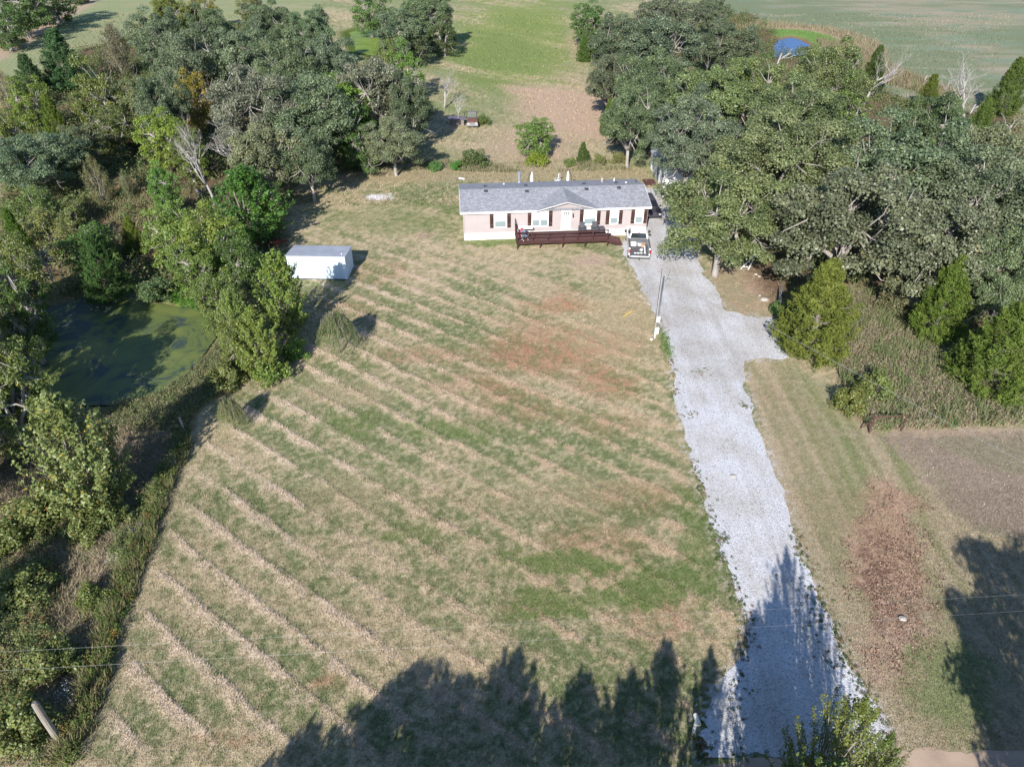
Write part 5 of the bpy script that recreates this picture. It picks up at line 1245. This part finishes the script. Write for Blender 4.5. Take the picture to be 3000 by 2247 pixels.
 ('elm',760,1010,85,6,'yellowing tree between the pond and the lawn',(1.20,1.31,0.79)),
 ('elm',690,960,60,6,'pale green tree leaning over the pond edge',(1.26,1.44,0.98)),
 ('shrub',790,1080,60,2.6,'leafy bush at the foot of the yellowing tree',(1.16,1.61,0.75)),
 ('shrub',860,1020,50,2.0,'green bush at the lawn edge left of the rounded willow',(0.97,1.59,0.61)),
 ('shrub',450,845,65,2.2,'grey-green mounded bush on the far pond shore',(0.68,1.02,0.85)),
 ('shrub',120,1480,110,2.6,'wide low green bush under the pale sprayed tree',(1.15,1.3,.85)),
 ('shrub',250,1530,70,2.2,'round green bush at the foot of the sprayed tree',(1.15,1.3,.85)),
 ('shrub',30,1560,80,2.2,'green bush cut by the left edge below the sprayed tree',(1.15,1.3,.85)),
 ('willow',985,965,66,4.6,'rounded weeping willow standing on the lawn',(1.19,1.36,1.16)),
 ('willow',672,1205,44,3.3,'thin young willow with pale trunk near the fence line',(1.48,1.48,1.25)),
 ('broad',700,1000,62,5.0,'olive tree on the right pond bank just below the slim pale one',(1.0,1.05,.75)),
 ('broad',640,890,70,6.0,'rounded grey-green tree over the right corner of the green pond',(1.0,1.1,.85)),
 ('broad',575,790,72,6.4,'full green tree between the pond reeds and the shed',(.95,1.15,.75)),
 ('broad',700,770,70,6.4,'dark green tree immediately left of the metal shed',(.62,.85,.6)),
 ('shrub',650,1105,62,2.3,'tangled bush at the lower right corner of the pond bank',(1.1,1.2,.8)),
 ('shrub',330,1500,58,1.9,'small bush right of the sprayed tree on the rough ground',(1.15,1.3,.85)),
 ('shrub',60,1720,90,2.0,'low bramble mound at the left edge halfway down the rough ground',(1.15,1.3,.85)),
 ('shrub',150,1930,85,1.9,'bramble mound above the broken pole stub',(1.15,1.3,.85)),
 ('shrub',45,2120,100,2.2,'dark green bush left of the broken pole stub',(1.15,1.3,.85)),
 ('shrub',260,1740,50,1.4,'little green bush in the middle of the rough ground',(1.1,1.3,.7)),
 # top-left corner wood
 ('broad',60,30,80,11,'dark oak in the top left corner beyond the field track',(0.73,0.98,0.82)),
 ('broad',150,5,70,10,'dark oak right of the corner oak at the top edge',(0.76,0.92,0.83)),
 ('broad',10,80,60,9,'shaded oak cut by the top left edge',(0.65,0.91,0.75)),
 ('shrub',20,118,35,3,'olive bush at the foot of the corner oaks',(1.10,1.07,0.67)),
 ('shrub',235,-5,30,3,'bush at the right end of the top left corner wood',(0.76,0.98,0.76)),
]
for t in T: plant(*t[:6], tint=t[6])
# dead trees and snags
DT = [
 ('dead',2850,280,95,13.0,'big dead tree with many white limbs near the far field'),
 ('dead',2560,195,60,11.5,'forked white dead tree leaning right above the oaks'),
 ('snag',2855,300,18,5.5,'short white snag left of the big dead tree'),
 ('dead',2975,340,35,6,'small bare tree at the right edge by the cedar'),
 ('snag',2285,150,25,8,'thin white snag standing before the blue pond'),
 ('dead',1298,245,42,7.5,'white bare sapling cluster at the meadow edge'),
 ('dead',1345,310,30,5.5,'grey bare sapling beside the derelict truck'),
 ('dead',612,250,45,14.5,'tall white snag rising above the left wood'),
 ('dead',590,450,75,12,'white dead tree with arching broken limbs above the clearing'),
 ('dead',735,420,80,11,'pale forked dead tree in front of the broad oak'),
 ('dead',140,770,45,6,'bare silvery tree at the far pond corner'),
 ('dead',1270,70,45,9,'bare twiggy tree in the top centre clump'),
 ('dead',1960,40,70,12,'dead white crown sticking out at the top edge'),
 ('dead',2425,290,70,10.5,'white forked limbs of a dead tree beside the pond oak'),
 ('dead',2700,560,60,12.5,'bare white limbs poking out of the massive oak'),
]
for i, t in enumerate(DT): plant(*t, which=(i * 3 + 1) % 4 if t[0] == 'dead' else i % 2)
for (u, v), (u2, v2), r, lb in (((2690,236),(2722,250),.22,'fallen grey log on the far field edge'),((2765,268),(2782,255),.16,'small leaning dead stub on the far field edge'),((575,560),(605,600),.16,'fallen pale log at the right side of the clearing'),((2630,790),(2655,805),.2,'fallen branch in the weeds behind the big cedar')):
    a = G(u, v); b = G(u2, v2); L_ = MB(); L_.tube([(0,0,.2),((b[0]-a[0])*.5,(b[1]-a[1])*.5,.5),(b[0]-a[0],b[1]-a[1],.3)], [r, r*.8, r*.5], 7); L_.tube([((b[0]-a[0])*.5,(b[1]-a[1])*.5,.5),((b[0]-a[0])*.6+.5,(b[1]-a[1])*.6+.8,1.2)], [r*.5, r*.2], 6)
    o = L_.build('fallen_log', M['palebark'], smooth=True); o.location = (a[0], a[1], 0); tag(o, lb, 'log')
# trees along the road whose shadows fall over the lawn and the drive
plant('spray', 0, 0, 0, 8.7, 'upright yellow-green tree at the very bottom edge beside the drive mouth', (1.0, 1.0, .65), which=0, at=(12.3, 14.2), sxy=.78)
plant('spray', 0, 0, 0, 7.4, 'second upright leafy tree beside the drive mouth, cut by the bottom edge', (.75, .85, .6), which=0, rot=2.1, at=(13.4, 13.7), sxy=.55)
RT = [('elm',11.0,12.2,7.9,.72),('elm',9.6,11.0,8.0,.6),('oak',-6.7,6.2,10.0,.68),('elm',-3.6,6.6,9.3,.95),('elm',.2,7.2,8.2,.85),('elm',2.6,7.6,7.9,.8),('elm',4.6,9.2,8.1,.62),('elm',6.8,9.0,7.8,.5),('oak',-9.8,5.6,8.2,.5),('elm',-12.6,4.6,8.2,.85),('elm',-15.2,3.6,7.2,.7),('oak',1.6,3.4,8.2,.6),
      ('oak',23.6,7.4,13.2,1.0),('oak',32.5,9,14,.95),('elm',20.3,5.6,9.8,.95),('oak',-9,1.5,9,.6),('oak',-3,1,10,.75),('elm',-6,9.5,6.6,.6),('elm',-1.5,9.6,6.4,.6)]
for k, x, y, h, s in (('elm',-29.5,17,9,.7),('oak',-38,38,11,.9),('oak',-36.5,29,11,.85),('broad',-43,46,10,1.1),('broad',-32.5,37.5,8.5,.85)):
    plant(k, 0, 0, 0, h, 'tree standing outside the left edge of the picture and shading the green pond', (1,1.05,.85), at=(x, y), sxy=s, group='trees left of the view')
for k, x, y, h, s in RT:
    plant(k, 0, 0, 0, h, 'roadside tree outside the lower edge of the picture casting shade on the lawn', (.9,1,.8), at=(x, y), sxy=s, group='roadside trees behind the viewer')

# ------------------------------------------------------------------ ground cover
RS = np.random.RandomState(5)
def pts_in(poly_w, n):
    xs = [p[0] for p in poly_w]; ys = [p[1] for p in poly_w]; out = []
    x = RS.uniform(min(xs), max(xs), n * 3); y = RS.uniform(min(ys), max(ys), n * 3); k = inpoly(x, y, poly_w)
    return x[k][:n], y[k][:n]
def blades(name, x, y, h, wd, lean, col, z=None, kind='stuff', label=None):
    n = len(x); z = relief_cached(x, y) if z is None else z
    az = RS.rand(n) * 6.283; lz = RS.rand(n) * 6.283; l = lean * (.3 + .9 * RS.rand(n)) * h
    B0 = np.stack([x - np.cos(az) * wd / 2, y - np.sin(az) * wd / 2, z - .02], 1); B1 = np.stack([x + np.cos(az) * wd / 2, y + np.sin(az) * wd / 2, z - .02], 1)
    Tp = np.stack([x + np.cos(lz) * l, y + np.sin(lz) * l, z + h], 1)
    V = np.stack([B0, B1, Tp], 1).reshape(-1, 3); F = np.arange(3 * n).reshape(n, 3)
    me = mesh_np(name, V, F, face_col=col); o = link(name, me, M['blade'], kind=kind)
    if label: tag(o, label, 'plants')
    return o
def relief_cached(x, y): return relief(x, y)
def leafblobs(name, x, y, r, h, per, size, col, label):
    """low leafy clumps"""
    n = len(x); k = per; X = np.repeat(x, k); Y = np.repeat(y, k); Rr = np.repeat(r, k); H = np.repeat(h, k); z0 = np.repeat(relief(x, y), k)
    d = unit(RS, n * k); d[:, 2] = np.abs(d[:, 2]); rr = (.35 + .65 * RS.rand(n * k) ** .5)
    P = np.stack([X + d[:, 0] * Rr * rr, Y + d[:, 1] * Rr * rr, z0 + .03 + d[:, 2] * H * rr], 1)
    V, F = quads(P, d + np.array([0, 0, .6]) + RS.normal(size=P.shape) * .7, size * (.5 + RS.rand(n * k)), .6, RS)
    c = np.repeat(col, k, 0) * (.65 + .7 * RS.rand(n * k, 1))
    me = mesh_np(name, V, F, face_col=np.clip(c, 0, 1)); o = link(name, me, M['blade'], kind='stuff'); tag(o, label, 'plants'); return o
def pick(cols, n, p=None):
    c = np.array(cols); return c[RS.choice(len(cols), n, p=p)]
# mown grass of the lawn, shorter and thinner with distance
LG = W([(215,2247),(3000,2240),(3000,1262),(2560,1270),(2320,1060),(2180,1060),(2100,900),(1900,700),(1340,500),(1050,500),(700,1100),(562,1288),(524,1380),(446,1605),(376,1794),(296,2060)])
def lawn(n, y0, y1, h0, wd):
    yy = y0 + (y1 - y0) * RS.rand(n) ** 1.0; xx = RS.uniform(-1, 1, n) * (16 + .55 * yy); k = inpoly(xx, yy, LG) & (dpoly(xx, yy, DRIVE) > .05) & (yy > 16.0 + 1.2 * (xx > 8))
    k &= ~((xx > -6) & (xx < 15) & (yy > 70) & (yy < 80)); return xx[k], yy[k]
gx, gy = [], []
for n, a, b in ((340000, 16, 34), (230000, 34, 58), (90000, 58, 84)):
    x, y = lawn(n, a, b, 0, 0); gx.append(x); gy.append(y)
gx = np.concatenate(gx); gy = np.concatenate(gy); ac = albedo(gx, gy); p_, m_ = stripe(gx, gy)
gh = (.035 + .05 * RS.rand(len(gx))) * (1 + .5 * p_ * m_); gc = np.clip(ac * (.72 + .62 * RS.rand(len(gx), 1)), 0, 1)
blades('mown_grass', gx, gy, gh, .025 + .0011 * gy, 1.3, gc)
# loose dry clippings on the windrows
k = (RS.rand(len(gx)) < (p_ * m_) * .22) & (gy < 60); cx_, cy_ = gx[k] + RS.normal(size=k.sum()) * .05, gy[k] + RS.normal(size=k.sum()) * .05
blades('dry_clippings', cx_, cy_, .02 + .04 * RS.rand(k.sum()), .05 + .0013 * cy_, 1.6, np.clip(ac[k] * 1.35 * (.7 + .6 * RS.rand(k.sum(), 1)), 0, 1))
# meadow grass behind
n = 60000; yy = 80 + 120 * RS.rand(n) ** 1.3; xx = RS.uniform(-.62, .62, n) * yy; u_, v_ = UV(xx, yy); k = (dpoly(xx, yy, POND2) > 2)
for wp in WOODS: k &= dpoly(xx, yy, wp) > -1
xx, yy = xx[k], yy[k]; hh = .10 + .22 * RS.rand(len(xx)) ; 
blades('meadow_grass', xx, yy, hh, .05 + .0012 * yy, .8, np.clip(albedo(xx, yy) * (.75 + .5 * RS.rand(len(xx), 1)), 0, 1))
# tall weeds right
x, y = pts_in(WEEDS_R, 26000); cl = fbm(x, y, 1.3, 4, 2.2); k = RS.rand(len(x)) < .3 + 2 * np.abs(cl - .5) + .3; x, y, cl = x[k], y[k], cl[k]; n = len(x); hh = (.15 + .95 * RS.rand(n) ** 1.8) * (.3 + 1.4 * cl)
col = np.where((cl + .12 * (RS.rand(n) - .5) > .56)[:, None], pick([(.17,.22,.09),(.22,.24,.12),(.15,.18,.08)], n), pick([(.36,.30,.20),(.30,.26,.17),(.33,.27,.21),(.26,.22,.15)], n))
blades('tall_weeds', x, y, hh, .05 + .05 * RS.rand(n), .45, col, label='tall mixed green and straw coloured weeds between the cedars')
x, y = pts_in(WEEDS_R, 2600); n = len(x); leafblobs('leafy_weeds', x, y, .25 + .3 * RS.rand(n), .5 + .6 * RS.rand(n), 40, .10, pick([(.17,.23,.08),(.15,.19,.08),(.33,.28,.19),(.27,.22,.15)], n, [.25,.2,.35,.2]), 'leafy green weeds mixed into the tall weed patch')
# strip of tall grass along the left fence line
fl_ = W(FENCE_L); band = []
FB = W([(150,2247),(222,2247),(296,2060),(376,1794),(446,1605),(524,1380),(562,1288),(520,1280),(470,1380),(380,1605),(300,1794),(225,2060)])
x, y = pts_in(FB, 15000); x = x + 1.0 * (fbm(x, y, 1.3, 3, 8.8) - .5); cl = fbm(x, y, 1.1, 3, 4.4); k = RS.rand(len(x)) < .25 + 1.6 * (cl - .3); x, y, cl = x[k], y[k], cl[k]; n = len(x)
blades('fence_line_grass', x, y, (.2 + .6 * RS.rand(n)) * (.5 + .9 * cl), .035 + .03 * RS.rand(n), .55, pick([(.21,.23,.10),(.30,.27,.14),(.15,.19,.07),(.36,.29,.18)], n), label='tall uncut grass along the left fence line')
x, y = pts_in(FB, 260); n = len(x); leafblobs('fence_line_weeds', x, y, .2 + .25 * RS.rand(n), .4 + .5 * RS.rand(n), 60, .085, pick([(.10,.16,.035),(.14,.17,.05),(.26,.17,.05)], n, [.5,.4,.1]), 'leafy weeds along the left fence line')
# brambles and rough growth bottom left
RG = W([(0,1480),(250,1560),(440,1440),(520,1290),(500,1440),(400,1600),(262,1920),(200,2247),(-60,2247),(-60,1480)])
x, y = pts_in(RG, 2600); n = len(x); cl = fbm(x, y, 2.2, 3, 1.1); k = cl > .49; x, y, cl = x[k], y[k], cl[k]; n = len(x)
leafblobs('bramble_cover', x, y, .22 + .5 * RS.rand(n) ** 2, (.15 + 1.1 * RS.rand(n) ** 2) * (.4 + cl), 80, .085, pick([(.15,.20,.07),(.20,.235,.09),(.12,.15,.065),(.28,.24,.12),(.32,.20,.10)], n, [.35,.27,.2,.1,.08]), 'low tangled brambles covering the rough ground bottom left')
x, y = pts_in(W([(0,1200),(560,1290),(500,1440),(400,1600),(262,1920),(200,2247),(-60,2247),(-60,1200)]), 30000); n = len(x); cl = fbm(x, y, 1.3, 3, 7.1)
blades('rough_grass', x, y, (.12 + .38 * RS.rand(n)) * (.5 + cl), .035 + .03 * RS.rand(n), .9, pick([(.34,.27,.19),(.30,.25,.16),(.19,.21,.10),(.38,.30,.23)], n), label='dry straggly grass on the rough ground bottom left')
# white-flowering weeds
x, y = [], []
for u, v in ((500,1340),(505,1355),(355,1490),(375,1500),(170,2025),(205,2035),(388,1545),(330,1640)):
    q = G(u, v, .5); x += list(q[0] + RS.normal(size=5) * .25); y += list(q[1] + RS.normal(size=5) * .25)
x, y = np.array(x), np.array(y); leafblobs('white_flowers', x, y, np.full(len(x), .16), np.full(len(x), .75), 26, .05, np.tile([.55,.56,.55], (len(x), 1)), 'clusters of small white wildflowers at the fence line')
# pond bank growth
BK = W([(330,1180),(480,1140),(570,1070),(640,1000),(720,1060),(700,1120),(600,1200),(545,1280),(440,1260),(300,1260)])
x, y = pts_in(BK, 1100); n = len(x); leafblobs('bank_weeds', x, y, .25 + .3 * RS.rand(n), .3 + .5 * RS.rand(n), 60, .09, pick([(.17,.20,.09),(.23,.22,.12),(.14,.17,.075),(.26,.18,.11)], n, [.4,.3,.25,.05]), 'weedy growth on the near bank of the green pond')
x, y = pts_in(W([(500,850),(600,840),(700,870),(650,950),(560,905),(505,880)]), 260); n = len(x); leafblobs('reeds', x, y, .2 + .2 * RS.rand(n), .3 + .4 * RS.rand(n), 60, .09, pick([(.08,.20,.03),(.10,.18,.04)], n), 'bright green weeds on the far shore of the green pond')
# fence line behind the house
FBH = W([(1180,500),(1180,470),(1500,478),(1850,470),(1850,500),(1500,508)])
x, y = pts_in(FBH, 11000); cl = fbm(x, y, 2.5, 4, 5.1); k = RS.rand(len(x)) < .15 + 3 * (cl - .35); x, y, cl = x[k], y[k], cl[k]; n = len(x); blades('hedge_grass', x, y, (.1 + .7 * RS.rand(n)) * (.2 + 1.6 * (cl - .2)), .07 + .05 * RS.rand(n), .4, pick([(.27,.23,.15),(.20,.21,.10),(.30,.24,.18),(.15,.19,.07)], n), label='tall dry grass along the fence line behind the house')
# clearing + woods floor brush
x, y = pts_in(W([(230,600),(300,560),(560,560),(560,640),(470,680),(300,650)]), 5000); n = len(x); blades('clearing_grass', x, y, .3 + .6 * RS.rand(n), .07 + .04 * RS.rand(n), .8, pick([(.24,.22,.13),(.18,.19,.08),(.26,.20,.12)], n), label='pale tall grass in the woodland clearing')
uc = []
for wp, nn in ((WOODS[0], 2600), (WOODS[1], 1500)):
    x, y = pts_in(wp, nn); k = (dpoly(x, y, POND) > 1) & (dpoly(x, y, POND3) > 1) & (dpoly(x, y, DRIVE) > .8) & (dpoly(x, y, W([(2060,800),(2110,740),(2300,740),(2290,930),(2180,928)])) > .3); uc.append((x[k], y[k]))
x = np.concatenate([a[0] for a in uc]); y = np.concatenate([a[1] for a in uc]); n = len(x)
leafblobs('undergrowth', x, y, .7 + .8 * RS.rand(n), .5 + 1.8 * RS.rand(n), 80, .24, pick([(.12,.16,.06),(.15,.17,.075),(.21,.175,.09)], n, [.5,.4,.1]), 'low undergrowth beneath the woodland trees')
# bank of dry reeds round the blue pond
x = RS.uniform(30, 110, 60000); y = RS.uniform(110, 215, 60000); d = dpoly(x, y, POND2); k = (d > 8.5) & (d < 14) & (RS.rand(len(x)) < .9); x, y = x[k], y[k]; n = len(x)
blades('pond_reeds', x, y, .4 + .9 * RS.rand(n), .12 + .08 * RS.rand(n), .4, pick([(.30,.24,.17),(.26,.20,.14),(.20,.20,.10)], n), label='dry brown reeds ringing the blue pond')
x, y = pts_in(W([(2390,120),(2480,130),(2640,210),(2820,280),(2800,300),(2640,260),(2560,240),(2440,190)]), 7000); n = len(x)
blades('field_edge_reeds', x, y, .5 + .9 * RS.rand(n), .12 + .08 * RS.rand(n), .4, pick([(.27,.22,.15),(.18,.20,.09),(.24,.18,.13)], n), label='brown and green tall growth on the far field edge')
# weeds creeping over the gravel
dp = np.array(DRIVE); seg = []
for i in list(range(3, 17)) + list(range(20, 31)):
    a, b = dp[i], dp[(i + 1) % len(dp)]; m_n = 26; t = RS.rand(m_n)[:, None]; seg.append(a + (b - a) * t + RS.normal(size=(m_n, 2)) * .22)
seg = np.vstack(seg); keep = fbm(seg[:, 0], seg[:, 1], 2.0, 2, 3.7) > .47; seg = seg[keep]; n = len(seg)
ex = np.vstack([np.array(G(u, v))[None] + RS.normal(size=(14, 2)) * s for u, v, s in ((2014,1210,.5),(2185,1190,.25),(2380,1700,.7),(2400,1790,.6),(2450,1950,.6),(2120,1580,.2),(2395,1840,.6),(2130,2100,.9),(2175,2010,.5),(2060,1090,.3))])
allp = np.vstack([seg, ex]); n = len(allp)
leafblobs('gravel_weeds', allp[:, 0], allp[:, 1], .06 + .10 * RS.rand(n), .04 + .06 * RS.rand(n), 26, .055, pick([(.09,.13,.05),(.13,.14,.07),(.20,.13,.08)], n, [.5,.3,.2]), 'low weeds and leaf litter creeping over the gravel edges')
x0_, y0_ = G(1932, 985); cl_ = np.array([x0_, y0_])[None] + RS.normal(size=(60, 2)) * np.array([.22, 1.1]) + np.array([[.25, -1.2]]); leafblobs('pole_weeds', cl_[:, 0], cl_[:, 1], np.full(60, .18), np.full(60, .25), 40, .07, pick([(.09,.17,.04)], 60), 'bright green weeds around the foot of the service pole')
x, y = pts_in(W([(2440,1380),(2700,1380),(2800,1700),(2820,2050),(2560,2050),(2460,1700)]), 12000); uu, vv = UV(x, y); k = (fbm(x, y, .9, 4, 6.6) + .25 * RS.rand(len(x)) - .25 * np.hypot((uu - 2610) / 90, (vv - 1690) / 230) > .42); x, y = x[k], y[k]; n = len(x); P = np.stack([x, y, relief(x, y) + .03 + .05 * RS.rand(n)], 1); V, F = quads(P, np.tile([0, 0, .8], (n, 1)) + RS.normal(size=(n, 3)) * .6, .05 + .09 * RS.rand(n), .6, RS)
link('dry_leaf_debris', mesh_np('dry_leaf_debris', V, F, face_col=pick([(.20,.11,.08),(.32,.21,.15),(.12,.07,.05),(.42,.31,.24)], n)), M['blade'], kind='stuff')
# pale flint and leaves on the mown field
x, y = pts_in(W([(2570,1290),(3000,1265),(3000,1620),(2800,1560),(2640,1400)]), 260); x2, y2 = G(1960, 1000); 
n = len(x); P = np.stack([x, y, relief(x, y) + .05], 1); V, F = quads(P, np.tile([0, 0, 1.], (n, 1)) + RS.normal(size=(n, 3)) * .3, .07 + .08 * RS.rand(n), .6, RS)
o = link('fallen_leaves', mesh_np('fallen_leaves', V, F, face_col=np.tile([.50, .44, .36], (n, 1))), M['blade'], kind='stuff')
x, y = pts_in(W([(2060,810),(2120,770),(2290,800),(2280,900),(2180,925),(2120,905)]), 700); n = len(x); P = np.stack([x, y, relief(x, y) + .03], 1); V, F = quads(P, np.tile([0, 0, 1.], (n, 1)) + RS.normal(size=(n, 3)) * .4, .08 + .08 * RS.rand(n), .6, RS)
link('oak_leaf_litter', mesh_np('oak_leaf_litter', V, F, face_col=pick([(.30,.19,.12),(.36,.26,.18),(.45,.38,.31)], n)), M['blade'], kind='stuff')
